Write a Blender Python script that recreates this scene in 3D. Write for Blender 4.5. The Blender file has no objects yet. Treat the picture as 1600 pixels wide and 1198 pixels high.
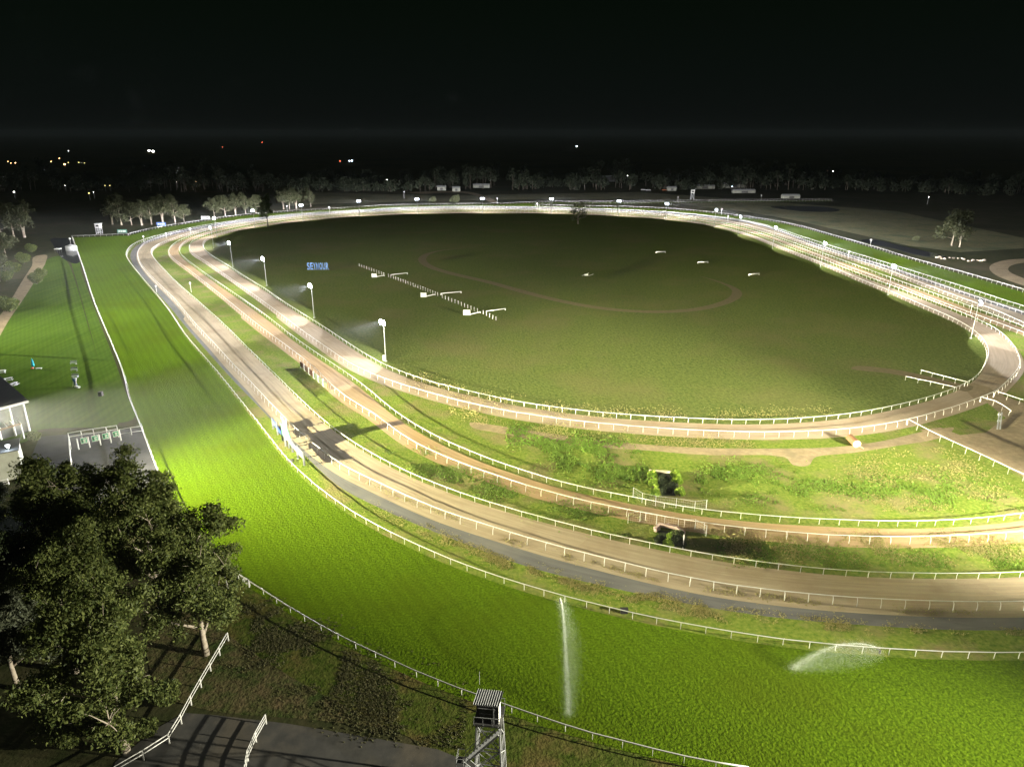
import bpy, bmesh, math, random
from mathutils import Vector, Matrix
from mathutils.geometry import tessellate_polygon
R = math.radians
PI = math.pi
random.seed(7)
scene = bpy.context.scene
COL = scene.collection

# ------------------------------------------------------------------ camera
H, PITCH, FPX = 58.0, R(19.5), 1109.0
cd = bpy.data.cameras.new('camera')
cd.sensor_width = 36.0
cd.lens = 36.0 * FPX / 1600.0
cd.clip_start = 1.0
cd.clip_end = 30000.0
cam = bpy.data.objects.new('camera', cd)
cam.location = (0, 0, H)
cam.rotation_euler = (R(90) - PITCH, 0, 0)
COL.objects.link(cam)
scene.camera = cam

# ------------------------------------------------------------------ world and exposure
w = bpy.data.worlds.new('World')
scene.world = w
w.use_nodes = True
nt = w.node_tree
bg = nt.nodes['Background']
tc = nt.nodes.new('ShaderNodeTexCoord')
sx = nt.nodes.new('ShaderNodeSeparateXYZ')
rp = nt.nodes.new('ShaderNodeValToRGB')
nt.links.new(tc.outputs['Generated'], sx.inputs[0])
nt.links.new(sx.outputs['Z'], rp.inputs[0])
rp.color_ramp.elements[0].position = 0.0
rp.color_ramp.elements[0].color = (0.0040, 0.0050, 0.0045, 1)
rp.color_ramp.elements[1].position = 1.0
rp.color_ramp.elements[1].color = (0.050, 0.057, 0.052, 1)      # unseen sky overhead, brightened to fill the ground and haze
for p_, c_ in ((.06, (.0030, .0045, .0036, 1)), (.155, (.0017, .0036, .0019, 1)), (.28, (.0022, .0036, .0024, 1)), (.6, (.029, .034, .030, 1))):
    rp.color_ramp.elements.new(p_).color = c_
nt.links.new(rp.outputs[0], bg.inputs[0])
bg.inputs[1].default_value = 1.0
vs = scene.view_settings
vs.view_transform = 'Standard'
vs.look = 'None'
vs.exposure = 0.0
vs.gamma = 1.0
scene.render.film_transparent = False
cy = scene.cycles
cy.use_denoising = True
cy.max_bounces = 3
cy.diffuse_bounces = 1
cy.glossy_bounces = 1
cy.transmission_bounces = 2
cy.transparent_max_bounces = 6
cy.sample_clamp_indirect = 3.0
cy.use_light_tree = True


def at(x, y, z=0.0):
    """A point of the 1600 px wide photograph on the level plane z."""
    u = (x - 800.0) / FPX
    v = (599.0 - y) / FPX
    dy = math.cos(PITCH) + v * math.sin(PITCH)
    dz = -math.sin(PITCH) + v * math.cos(PITCH)
    t = (z - H) / dz
    return Vector((u * t, dy * t, z))


# ------------------------------------------------------------------ floodlights beyond the frame
def aim(o, target):
    d = Vector(target) - o.location
    o.rotation_euler = d.to_track_quat('-Z', 'Y').to_euler()


def photometric(ld, p, lo=.12, cut=.22, low=0.0):
    """a floodlight throws most of its light far out and little straight down: intensity grows as 1 / cos(nadir angle) ** p"""
    ld.use_nodes = True
    N = ld.node_tree.nodes; L = ld.node_tree.links
    e = N['Emission']
    g = N.new('ShaderNodeNewGeometry'); x = N.new('ShaderNodeSeparateXYZ')
    L.new(g.outputs['Incoming'], x.inputs[0])
    def mt(op, a, b=None):
        m = N.new('ShaderNodeMath'); m.operation = op
        if isinstance(a, (int, float)): m.inputs[0].default_value = a
        else: L.new(a, m.inputs[0])
        if b is not None:
            if isinstance(b, (int, float)): m.inputs[1].default_value = b
            else: L.new(b, m.inputs[1])
        return m.outputs[0]
    dn = mt('MULTIPLY', x.outputs['Z'], -1.0)
    z = mt('MAXIMUM', dn, lo)
    r = N.new('ShaderNodeMapRange'); r.interpolation_type = 'SMOOTHSTEP'      # cut off towards the horizon
    r.inputs['From Min'].default_value = -low; r.inputs['From Max'].default_value = cut
    r.inputs['To Min'].default_value = .0
    L.new(dn, r.inputs[0])
    L.new(mt('DIVIDE', r.outputs[0], mt('POWER', z, p)), e.inputs['Strength'])


def spot(name, loc, target, power, size, blend, color=(1, .97, .9), radius=.35, pw=.6):
    ld = bpy.data.lights.new(name, 'SPOT')
    ld.energy = power
    ld.spot_size = R(size)
    ld.spot_blend = blend
    ld.color = color
    ld.shadow_soft_size = radius
    photometric(ld, pw, .05, .10)
    o = bpy.data.objects.new(name, ld)
    o.location = loc
    COL.objects.link(o)
    aim(o, target)
    return o


K = 1.0e5
POLE_W = 1.85e4
# the finish floodlight tower left of the frame, the straight tower and the tower outside the home turn
spot('floodlight_finish', (-85, 100, 17), at(410, 725), 1.35 * K, 106, 1.0, (1, .93, .60), .45, 0)
spot('floodlight_turn', (-85, 101, 17), at(1150, 625), 2.4 * K, 96, 1.0, (1, .93, .62), .45, 1.6)
spot('floodlight_straight', (-185, 195, 24), at(290, 500), 1.4 * K, 110, 1.0, (1, .97, .82), .5, 1.5)
spot('floodlight_straight', (-262, 300, 24), at(190, 410), .75 * K, 110, 1.0, (1, .97, .86), .5, 1.2)  # added lamp out of view, brightens the far end of the straight
spot('floodlight_home_turn', (135, 32, 32), at(950, 603), 68 * K, 40, 1.0, (1, .95, .74), .6, 0)
spot('floodlight_home_turn', (136, 33, 32), at(1330, 510), 7 * K, 54, 1.0, (1, .95, .76), .6, 0)
spot('floodlight_home_turn', (134, 30, 32), at(1150, 1000), .3 * K, 110, 1.0, (1, .94, .66), .6, 0)
spot('floodlight_home_turn', (132, 29, 31), at(280, 990), 36 * K, 36, 1.0, (1, .94, .76), .6, 0)

# ------------------------------------------------------------------ helpers
def tag(o, label=None, cat=None, group=None, kind=None):
    if label: o['label'] = label
    if cat: o['category'] = cat
    if group: o['group'] = group
    if kind: o['kind'] = kind
    return o


def empty(name, loc, rz=0.0, label=None, cat=None, group=None):
    o = bpy.data.objects.new(name, None)
    o.location = loc
    o.rotation_euler = (0, 0, rz)
    o.empty_display_size = .5
    COL.objects.link(o)
    return tag(o, label, cat, group)


class MB:
    def __init__(s):
        s.v = []; s.f = []; s.uv = None

    def face(s, pts):
        n = len(s.v)
        s.v += [tuple(p) for p in pts]
        s.f.append(tuple(range(n, n + len(pts))))

    def box(s, c, d, rz=0.0, tilt=0.0):
        m = Matrix.Translation(Vector(c)) @ Matrix.Rotation(rz, 4, 'Z') @ Matrix.Rotation(tilt, 4, 'X')
        n = len(s.v)
        for z in (-.5, .5):
            for x, y in ((-.5, -.5), (.5, -.5), (.5, .5), (-.5, .5)):
                s.v.append(tuple(m @ Vector((x * d[0], y * d[1], z * d[2]))))
        for q in ((3, 2, 1, 0), (4, 5, 6, 7), (0, 1, 5, 4), (1, 2, 6, 5), (2, 3, 7, 6), (3, 0, 4, 7)):
            s.f.append(tuple(n + i for i in q))
        return s

    def tube(s, pts, r, n=6, closed=False, caps=True, rr=None):
        pts = [Vector(p) for p in pts]
        m = len(pts)
        base = len(s.v)
        for i, p in enumerate(pts):
            a = pts[i - 1] if (i > 0 or closed) else pts[0]
            b = pts[(i + 1) % m] if (i < m - 1 or closed) else pts[-1]
            t = (b - a).normalized()
            up = Vector((0, 0, 1)) if abs(t.z) < .95 else Vector((1, 0, 0))
            x = t.cross(up).normalized()
            y = x.cross(t)
            q = (rr[i] if rr else r)
            for k in range(n):
                g = 2 * PI * k / n
                s.v.append(tuple(p + x * math.cos(g) * q + y * math.sin(g) * q))
        for i in range(m if closed else m - 1):
            j = (i + 1) % m
            for k in range(n):
                l = (k + 1) % n
                s.f.append((base + i * n + k, base + j * n + k, base + j * n + l, base + i * n + l))
        if caps and not closed:
            s.f.append(tuple(base + k for k in range(n)))
            s.f.append(tuple(base + (m - 1) * n + k for k in reversed(range(n))))
        return s

    def beam(s, a, b, w, h=None):
        """a square bar between two points"""
        h = h or w
        a = Vector(a); b = Vector(b)
        t = (b - a).normalized()
        up = Vector((0, 0, 1)) if abs(t.z) < .95 else Vector((0, 1, 0))
        x = t.cross(up).normalized() * w / 2
        y = x.cross(t).normalized() * h / 2
        n = len(s.v)
        for p in (a, b):
            for q in (-x - y, x - y, x + y, -x + y):
                s.v.append(tuple(p + q))
        for q in ((3, 2, 1, 0), (4, 5, 6, 7), (0, 1, 5, 4), (1, 2, 6, 5), (2, 3, 7, 6), (3, 0, 4, 7)):
            s.f.append(tuple(n + i for i in q))
        return s

    def mesh(s, name, mat, smooth=False):
        me = bpy.data.meshes.new(name)
        me.from_pydata(s.v, [], s.f)
        if mat: me.materials.append(mat)
        if s.uv:
            l = me.uv_layers.new(name='UVMap')
            for i, lp in enumerate(me.loops):
                l.data[i].uv = s.uv[lp.vertex_index]
        if smooth:
            me.polygons.foreach_set('use_smooth', [True] * len(me.polygons))
        me.update()
        return me

    def build(s, name, mat, parent=None, smooth=False):
        return link(name, s.mesh(name, mat, smooth), parent)


def link(name, me, parent=None, loc=(0, 0, 0), rz=0.0):
    o = bpy.data.objects.new(name, me)
    o.location = loc
    o.rotation_euler = (0, 0, rz)
    COL.objects.link(o)
    if parent: o.parent = parent
    return o


def copy_tree(o, parent=None):
    c = o.copy(); COL.objects.link(c); c.parent = parent
    for ch in list(o.children): copy_tree(ch, c)
    return c


# ------------------------------------------------------------------ materials
def mat(name, c1, c2=None, scale=1.0, bump=0.0, rough=.8, c3=None, scale3=.1, amt3=.5, bscale=None,
        coord='Object', spec=.2, stretch=None, detail=6.0, c4=None, scale4=.02, bdist=.1):
    m = bpy.data.materials.new(name)
    m.use_nodes = True
    N = m.node_tree.nodes; L = m.node_tree.links
    b = N['Principled BSDF']
    b.inputs['Roughness'].default_value = rough
    b.inputs['Specular IOR Level'].default_value = spec
    if c2 is None:
        b.inputs['Base Color'].default_value = (*c1, 1)
        return m
    t = N.new('ShaderNodeTexCoord')
    src = t.outputs[coord]
    if stretch:
        mp = N.new('ShaderNodeMapping')
        mp.inputs['Scale'].default_value = stretch
        L.new(src, mp.inputs[0]); src = mp.outputs[0]

    def noise(sc, lo, hi, det=detail, s=src):
        n = N.new('ShaderNodeTexNoise')
        n.inputs['Scale'].default_value = sc
        n.inputs['Detail'].default_value = det
        n.inputs['Roughness'].default_value = .6
        L.new(s, n.inputs['Vector'])
        r = N.new('ShaderNodeMapRange')
        r.inputs['From Min'].default_value = lo
        r.inputs['From Max'].default_value = hi
        L.new(n.outputs[0], r.inputs[0])
        return r.outputs[0], n.outputs[0]
    f, raw = noise(scale, .32, .68)
    mx = N.new('ShaderNodeMix'); mx.data_type = 'RGBA'
    mx.inputs[6].default_value = (*c1, 1); mx.inputs[7].default_value = (*c2, 1)
    L.new(f, mx.inputs[0])
    out = mx.outputs[2]
    for c, sc, am in ((c3, scale3, amt3), (c4, scale4, .8)):
        if c:
            f3, _ = noise(sc, .48, .66, 4.0, t.outputs[coord])
            mm = N.new('ShaderNodeMath'); mm.operation = 'MULTIPLY'; mm.inputs[1].default_value = am
            L.new(f3, mm.inputs[0])
            m2 = N.new('ShaderNodeMix'); m2.data_type = 'RGBA'
            L.new(mm.outputs[0], m2.inputs[0]); L.new(out, m2.inputs[6])
            m2.inputs[7].default_value = (*c, 1)
            out = m2.outputs[2]
    L.new(out, b.inputs['Base Color'])
    m['out'] = 1
    if bump:
        bn = N.new('ShaderNodeBump')
        bn.inputs['Strength'].default_value = bump
        bn.inputs['Distance'].default_value = bdist
        _, rw = noise(bscale or scale, 0, 1, 4.0)
        L.new(rw, bn.inputs['Height'])
        L.new(bn.outputs[0], b.inputs['Normal'])
    return m


def stripes(m, ang, width, amt, limit=None):
    """mowing stripes: multiply the base colour by a soft wave across the mowing direction"""
    N = m.node_tree.nodes; L = m.node_tree.links
    b = N['Principled BSDF']
    src = b.inputs['Base Color'].links[0].from_socket
    t = N.new('ShaderNodeTexCoord'); mp = N.new('ShaderNodeMapping'); mp.vector_type = 'POINT'
    mp.inputs['Rotation'].default_value = (0, 0, ang)
    L.new(t.outputs['Object'], mp.inputs[0])
    w_ = N.new('ShaderNodeTexWave'); w_.inputs['Scale'].default_value = .314 / width
    w_.inputs['Distortion'].default_value = 1.2; w_.inputs['Detail'].default_value = 3; w_.inputs['Detail Scale'].default_value = .25
    L.new(mp.outputs[0], w_.inputs[0])
    r = N.new('ShaderNodeMapRange'); r.inputs['To Min'].default_value = 1 - amt; r.inputs['To Max'].default_value = 1 + amt
    L.new(w_.outputs['Fac'], r.inputs[0])
    v = N.new('ShaderNodeVectorMath'); v.operation = 'SCALE'
    L.new(src, v.inputs[0]); L.new(r.outputs[0], v.inputs['Scale'])
    L.new(v.outputs[0], b.inputs['Base Color'])


def mat_leaf(name, ca, cb, transl=.35, rough=.6):
    m = bpy.data.materials.new(name); m.use_nodes = True
    N = m.node_tree.nodes; L = m.node_tree.links
    b = N['Principled BSDF']; o = N['Material Output']
    g = N.new('ShaderNodeNewGeometry')
    mx = N.new('ShaderNodeMix'); mx.data_type = 'RGBA'
    mx.inputs[6].default_value = (*ca, 1); mx.inputs[7].default_value = (*cb, 1)
    L.new(g.outputs['Random Per Island'], mx.inputs[0])
    L.new(mx.outputs[2], b.inputs['Base Color'])
    b.inputs['Roughness'].default_value = rough
    b.inputs['Specular IOR Level'].default_value = .25
    tr = N.new('ShaderNodeBsdfTranslucent'); L.new(mx.outputs[2], tr.inputs[0])
    ms = N.new('ShaderNodeMixShader'); ms.inputs[0].default_value = transl
    L.new(b.outputs[0], ms.inputs[1]); L.new(tr.outputs[0], ms.inputs[2])
    L.new(ms.outputs[0], o.inputs['Surface'])
    return m


def mat_emit(name, c, s):
    m = bpy.data.materials.new(name); m.use_nodes = True
    N = m.node_tree.nodes; L = m.node_tree.links
    e = N.new('ShaderNodeEmission'); e.inputs[0].default_value = (*c, 1); e.inputs[1].default_value = s
    L.new(e.outputs[0], N['Material Output'].inputs['Surface'])
    try: m.cycles.emission_sampling = 'NONE'
    except Exception: pass
    return m


M = {}
M['land'] = mat('land', (.030, .040, .014), (.065, .060, .030), .35, .6, c3=(.085, .070, .045), scale3=.03, amt3=.7, bscale=2.0, c4=(.012, .020, .008), scale4=.006, spec=0.0)
M['turf'] = mat('turf', (.034, .070, .002), (.098, .158, .007), 3.2, 1.0, .75, bscale=2.6, bdist=.25, c3=(.060, .088, .004), scale3=.05, amt3=.6, spec=0.0)
M['verge'] = mat('verge', (.065, .120, .010), (.180, .210, .040), 1.6, .9, .8, c3=(.19, .15, .075), scale3=.12, amt3=.75, bscale=2.5, bdist=.2, spec=0.0)
M['infield'] = mat('infield', (.056, .092, .018), (.148, .168, .044), 1.3, .9, .85, c3=(.15, .135, .055), scale3=.035, amt3=.55, bscale=1.5, bdist=.25, spec=0.0)
M['lawn'] = mat('lawn', (.042, .082, .008), (.070, .115, .014), .5, .4, .8, bscale=3, stretch=(1.4, .10, 1), c3=(.05, .09, .015), scale3=.05, spec=0.0)
M['outer_grass'] = mat('outer_grass', (.030, .052, .006), (.085, .100, .022), 1.2, .9, .85, c3=(.12, .08, .035), scale3=.15, amt3=.7, bscale=2.5, bdist=.2, spec=0.0)
M['dark_road'] = mat('dark_road', (.050, .050, .046), (.085, .082, .072), .6, .3, .8, c3=(.12, .10, .07), scale3=.15, amt3=.5)
M['paving'] = mat('paving', (.035, .036, .042), (.060, .060, .068), .3, .2, .8)
M['dirt'] = mat('dirt', (.200, .155, .090), (.290, .225, .135), .9, .6, .9, c3=(.14, .11, .06), scale3=.2, amt3=.6, bscale=3)
M['loop_dirt'] = mat('loop_dirt', (.12, .095, .045), (.17, .13, .07), .9, .5, .9)
M['bank'] = mat('bank', (.055, .065, .022), (.110, .085, .045), .7, 1.0, .9, c3=(.030, .055, .012), scale3=.25, amt3=.8, bscale=2, bdist=.3, spec=0.0)
M['white'] = mat('white_paint', (.56, .56, .53), rough=.45, spec=.4)
M['white_dirty'] = mat('weathered_white_paint', (.62, .62, .58), (.75, .75, .71), 3, 0, .55)
M['grey_metal'] = mat('grey_metal', (.30, .31, .31), (.40, .41, .41), 2, 0, .45)
M['dark_metal'] = mat('dark_metal', (.06, .06, .06), (.10, .10, .095), 2, 0, .5)
M['water_dark'] = mat('still_water', (.010, .012, .014), rough=.08, spec=.5)
M['trunk'] = mat('bark', (.20, .165, .12), (.36, .32, .26), 1.5, .5, .9, bscale=5)
M['trunk_dark'] = mat('dark_bark', (.07, .06, .045), (.12, .10, .075), 1.5, .5, .9, bscale=5)


def mat_track(name, ca, cb, cc, across, amt=.5):
    """harrowed surface: streaks run along the track (u = metres along, v = metres across)"""
    m = mat(name, ca, cb, 1.5, .35, .9, coord='UV', stretch=(.05, across, 1), c3=cc, scale3=.12, amt3=amt, bscale=3.0, detail=5.0)
    return m


M['sand'] = mat_track('sand', (.235, .190, .120), (.330, .270, .175), (.20, .145, .085), 1.1)
M['orange'] = mat_track('orange_dirt', (.250, .165, .080), (.340, .240, .125), (.29, .22, .14), 1.2)
M['training'] = mat_track('training_dirt', (.265, .205, .135), (.345, .275, .195), (.23, .155, .08), 1.2)
M['asphalt'] = mat_track('gravel_road', (.085, .085, .082), (.130, .128, .120), (.16, .15, .125), .5)

_d = at(373, 620) - at(227, 440)
stripes(M['turf'], -math.atan2(_d.y, _d.x) + PI / 2, 1.8, .05)
stripes(M['lawn'], -math.atan2(_d.y, _d.x) + PI / 2, 1.1, .05)

# ------------------------------------------------------------------ traced course (pixels of the photograph, rail tops unless noted)
R1A = [(1170,1198),(1060,1180),(995,1162),(930,1146),(886,1133),(845,1119.5),(808,1106),(778,1096),(734,1081),(698,1068),(665,1054),(633,1041),(600,1025),(574,1013),(548,1001),(521,988),(496,973),(475,962),(452,948),(433,936),(413,922),(388,906),(360,890),(334,870),(304,838),(286,815),(270,791),(248,739),(232,698),(217.5,660),(201,619),(193,585),(180,550),(163,510),(146,469),(127,410),(112,368.4)]
R1B = [(112,368.4),(152.6,367),(181,365.4),(200.7,365)]
R1C = [(200.7,365),(214,361.6),(224.7,358.3),(247,354.4),(265,351),(288,347.8),(318,343.3),(332,341),(357.6,337.3),(384.6,334.3),(410,332),(447.7,329.3),(485,327),(515,325.5),(560,322.5),(600,320.3),(645,319),(705,318),(780,317.3),(841,314.8),(888,314),(949,313.6),(1000,313.3),(1059.6,312.8),(1139,311.8),(1220,311),(1300,310.4)]
R1D = [(837,319.3),(874,320),(910,321),(960,322),(1000,322.9),(1020.6,323.8),(1055,325.8),(1088,328.4),(1118,331.6),(1154,336),(1198,342),(1247.6,351.6),(1285,362),(1322.8,372.6),(1360,383.0),(1396,394),(1432,404.8),(1472.7,415.8),(1510,425.8),(1555,438.6),(1600,452)]
R1E = [(888,315.6),(980,316.2),(1060,315.4),(1140,314.4),(1220,313.4),(1300,312.8)]
R2 = [(1600,1019.5),(1525.6,1018.7),(1450.5,1017),(1378,1013),(1300,1006),(1200,995.7),(1105,980),(1043.7,969),(975,954),(942.4,946.5),(881,930.7),(820,913.5),(765,895.4),(740,887),(692,869),(629,840),(575,813.6),(531.6,786.6),(519.4,777),(500,764),(477,742.8),(450,718.7),(429,691.7),(415.7,675),(390,642),(365,611),(343,584),(320,557),(290,522.7),(264.6,485),(245,459.5),(228,440),(214,423),(202,408),(196,397.7),(197.7,391.7),(205,382.7),(224.7,373.6),(264,363),(300,355),(340,348),(395,340.6),(447.7,334.8),(515,330),(560,327.8),(600,325.2),(645,323.4),(705,322.2),(780,322),(839.6,322.9),(910,324.9),(955,326.4),(1000,328.3),(1047.6,331),(1088,334.5),(1115,337.6),(1152.8,342),(1180,347.3),(1211.6,355.3),(1247.6,367.5),(1285,379.4),(1330,393.6),(1375,407),(1399,414.5),(1465,434.9),(1525,453.6),(1570,468.7),(1600,477.7)]
R3n = [(1600,939.7),(1492,939.7),(1423,937.4),(1360,934.7),(1317.8,932.0),(1250,926.5),(1179.5,918),(1105,908.5),(1015,888.7),(960,874.4),(923,866),(870,852.6),(816,836.8),(765,821),(720,806.8),(695,800),(650,780.6),(610,762),(565,741),(540,730.7),(518,714.7),(480,685),(442.8,649.6),(413,619),(395,599),(365,569),(335,536),(305,504.6),(275,468.6),(250,444),(232,426),(217,405),(215,394.7),(218.7,385.7),(230.7,376.6),(265,366),(300,357.3)]
R3f = [(1435,432.6),(1510,458),(1600,487.5)]
R3m = [(1285,384.6),(1324,398),(1375,412.4)]
R4n = [(1600,893.8),(1510,896),(1450,895.3),(1400,895),(1354,893.5),(1287.7,889),(1223,882),(1180,876.6),(1126,869),(1064.7,857.9),(1004.6,845.8),(960,836),(921,827),(869,814),(798,794),(733,775),(694,760),(643,739.8),(575.6,705),(525,671.5),(480,633),(440,594),(388,543.7),(350,506),(305,465.6),(280,444),(256,420),(239.8,402),(235,393),(238,387),(250,379.7),(274,370.6),(300,363)]
R4f = [(1247.6,375.6),(1285,388.4),(1330,402.7),(1375,417),(1435,440),(1510,467.7),(1560,486),(1600,504)]
R5n = [(1600,829.7),(1525,835),(1450,838),(1400,838.6),(1319,837),(1235,831.8),(1180,826),(1118.8,819.5),(1058.7,810.6),(1000,799.5),(936,787),(865.8,770.7),(801,751),(760,736.8),(715,721.7),(670,702),(634,683.4),(613,667.6),(584.6,645),(547,624),(520,603),(490,572),(445,537.7),(400,504.6),(340,456),(295,421),(268,400.7),(263,391.7),(266.8,384),(277,376.6),(300,367)]
R5f = [(1247.6,381.6),(1285,395),(1330,411),(1375,427.5),(1435,449),(1510,476),(1540,486.7),(1600,509.7)]
R6n = [(1600,802),(1525,810),(1448.7,814),(1400,814.6),(1311.8,812),(1227.6,807.8),(1180,804.3),(1143,800.8),(1085.8,794.8),(1012,781),(960,770.7),(941,767),(876,753.5),(817.7,734.7),(763.6,716.6),(720,698.6),(705,692.5),(667,673.6),(640,657.9),(599.6,628.6),(583,613),(542.8,582.8),(512.7,563),(484,543.7),(446.6,516.6),(425,499),(380,467),(340,439.8),(310,418.7),(285,399),(279,391),(281,383.5),(289,377),(310,368)]
R6f = [(1247.6,386),(1285,400.5),(1330,418),(1393,441),(1435,458),(1487.7,477.7),(1523.8,491),(1570,507.7),(1600,519)]
R7n = [(1418,655.4),(1362.8,665.4),(1300,671.7),(1250,674),(1180,674.9),(1090,672),(1015,667.8),(960,663),(900,657.5),(840,649),(780,639.8),(760,635),(730,628.6),(705,622.5),(665,611.5),(640,604),(595,589),(550,568.7),(512.7,544),(475,518),(437.6,490),(408,468),(360,434.5),(322,408.5),(301,395),(296,386.5),(298.5,378),(310,371)]
R7f = [(1247.6,391.5),(1285,405),(1330,422.5),(1394.6,446.5),(1450,467),(1522,496),(1555,512.4),(1578,531.8),(1590,550),(1594,567),(1590,577),(1584.5,583.5),(1570.7,597.8),(1557,611)]
R7z = [(1533,620.3),(1505.6,630.3),(1460.5,644),(1418,655.4)]
R8 = [(1494,605.3),(1463,616.6),(1413,630),(1342.8,644),(1275,651.6),(1200,655.6),(1130,655.4),(1070.5,653),(965,646.6),(885,638.4),(800,625.8),(760,617),(712,606),(679,598),(640,585),(610,573.5),(586,561.7),(539.8,532.7),(511,513.6),(479.7,494),(446,472.8),(413,450),(384.6,433),(360.6,417),(335,401.5),(322,391.7),(316.5,383.5),(317.5,377.5),(326,371),(350,363),(390,354),(419,349.5),(462,344),(508,339.3),(560,335.5),(600,333.7),(651,331.7),(700,331),(754,330.7),(805,330.7),(865,331.3),(918,333),(973,335.5),(1015,338),(1047,341),(1100,348),(1145,358.6),(1183,371),(1215,384),(1247.6,396.5),(1285,411),(1330,430),(1368,445.5),(1387,452.6),(1415,465),(1450.5,480),(1488,496),(1518,513),(1536,528.6),(1545,547.7),(1540.7,567.7),(1525.6,587.8),(1512,597)]


def interp(P, x):
    Q = sorted(P)
    for (a, b), (c, d) in zip(Q, Q[1:]):
        if a <= x <= c: return b + (d - b) * (x - a) / max(c - a, 1e-6)
    return Q[0][1] if x < Q[0][0] else Q[-1][1]


far2 = [p for p in R2[R2.index((224.7, 373.6)):]]
far8 = [p for p in R8[R8.index((326, 371)):R8.index((1368, 445.5))]]
TL = (.14, .26, .40, .54, .73)
TR = (.06, .31, .49, .62, .80)


def station(k, x):
    u = (x - 340) / 840.0
    t = TL[k] + (TR[k] - TL[k]) * u
    a, b = interp(far2, x), interp(far8, x)
    return (x, a + (b - a) * t)


XS = (345, 400, 470, 560, 650, 750, 860, 970, 1050, 1110, 1160, 1195)
R3 = R3n + [station(0, x) for x in XS] + R3m + R3f
R4 = R4n + [station(1, x) for x in XS] + R4f
R5 = R5n + [station(2, x) for x in XS] + R5f
R6 = R6n + [station(3, x) for x in XS] + R6f
R7 = R7n + [station(4, x) for x in XS] + R7f

RZ = 1.2     # rail height


def catmull(P, closed=False, n=10):
    out = []
    m = len(P)
    rng = range(m if closed else m - 1)
    for i in rng:
        p1, p2 = P[i], P[(i + 1) % m]
        p0 = P[i - 1] if (i > 0 or closed) else p1 + (p1 - p2)
        p3 = P[(i + 2) % m] if (i < m - 2 or closed) else p2 + (p2 - p1)
        # centripetal
        d1 = max((p1 - p0).length ** .5, 1e-3); d2 = max((p2 - p1).length ** .5, 1e-3); d3 = max((p3 - p2).length ** .5, 1e-3)
        m1 = (p2 - p1) + d2 * ((p1 - p0) / d1 - (p2 - p0) / (d1 + d2))
        m2 = (p2 - p1) + d2 * ((p3 - p2) / d3 - (p3 - p1) / (d2 + d3))
        for k in range(n):
            t = k / n
            out.append((2*t**3 - 3*t*t + 1) * p1 + (t**3 - 2*t*t + t) * m1 + (3*t*t - 2*t**3) * p2 + (t**3 - t*t) * m2)
    if not closed: out.append(P[-1].copy())
    return out


def resample(P, step, closed=False):
    Q = P + [P[0]] if closed else P
    L = [0.0]
    for a, b in zip(Q, Q[1:]): L.append(L[-1] + (b - a).length)
    n = max(2, int(round(L[-1] / step)))
    out = []; j = 0
    for i in range(n if closed else n + 1):
        s = L[-1] * i / n
        while j < len(L) - 2 and L[j + 1] < s: j += 1
        f = (s - L[j]) / max(L[j + 1] - L[j], 1e-9)
        out.append(Q[j].lerp(Q[j + 1], min(1, f)))
    return out


def smooth(P, rounds, closed, wfun=None):
    for _ in range(rounds):
        Q = []
        m = len(P)
        for i in range(m):
            if not closed and i in (0, m - 1): Q.append(P[i]); continue
            a, b = P[i - 1], P[(i + 1) % m]
            k = .5 if P[i].y > 260 else .18
            Q.append(P[i].lerp((a + b) / 2, k))
        P = Q
    return P


def world(P, z=RZ):
    return [at(x, y, z).to_2d().to_3d() for x, y in P]


def hermite(p0, t0, p1, t1, n=16):
    d = (p1 - p0).length * 1.15
    out = []
    for k in range(1, n):
        t = k / n
        out.append((2*t**3 - 3*t*t + 1) * p0 + (t**3 - 2*t*t + t) * t0 * d + (3*t*t - 2*t**3) * p1 + (t**3 - t*t) * t1 * d)
    return out


def loop(P, step=3.0, rounds=14):
    """smooth closed loop; the part beyond the right edge of the frame is closed by one curve"""
    W = catmull(world(P), False, 8)
    t_end = (W[-1] - W[-6]).normalized()
    t_sta = (W[5] - W[0]).normalized()
    W = W + hermite(W[-1], t_end, W[0], t_sta)
    W = resample(W, step, True)
    return smooth(W, rounds, True)


L2, L3, L4, L5, L6 = loop(R2), loop(R3), loop(R4), loop(R5), loop(R6)
R7c = R7 + [(1545,615.5)] + R7z[:-1]
W7 = resample(catmull(world(R7c), True, 8), 3.0, True); L7 = smooth(W7, 8, True)
L8 = smooth(resample(catmull(world(R8), True, 8), 3.0, True), 8, True)


def offset(P, d, closed=True):
    out = []
    m = len(P)
    for i in range(m):
        a = P[i - 1] if (i or closed) else P[0]
        b = P[(i + 1) % m] if (i < m - 1 or closed) else P[-1]
        t = (b - a).normalized()
        n = Vector((t.y, -t.x, 0))
        out.append(P[i] + n * (d(P[i]) if callable(d) else d))
    return out


def area(P):
    return .5 * sum(a.x * b.y - b.x * a.y for a, b in zip(P, P[1:] + P[:1]))


SGN = {id(P): (1 if area(P) > 0 else -1) for P in (L2, L3, L4, L5, L6, L7, L8)}


def out_off(P, d):
    """push a loop outwards by d metres"""
    return offset(P, (lambda p: d(p) * SGN[id(P)]) if callable(d) else d * SGN[id(P)])


def sheet(name, P, z, m, kind='structure'):
    tri = tessellate_polygon([[Vector((p.x, p.y, 0)) for p in P]])
    mb = MB(); mb.v = [(p.x, p.y, z) for p in P]
    mb.f = []
    for a, b, c in tri:
        u, v_, w_ = P[a], P[b], P[c]
        cr = (v_.x - u.x) * (w_.y - u.y) - (v_.y - u.y) * (w_.x - u.x)
        mb.f.append((a, b, c) if cr > 0 else (a, c, b))
    o = mb.build(name, m)
    tag(o, kind=kind)
    return o


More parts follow.
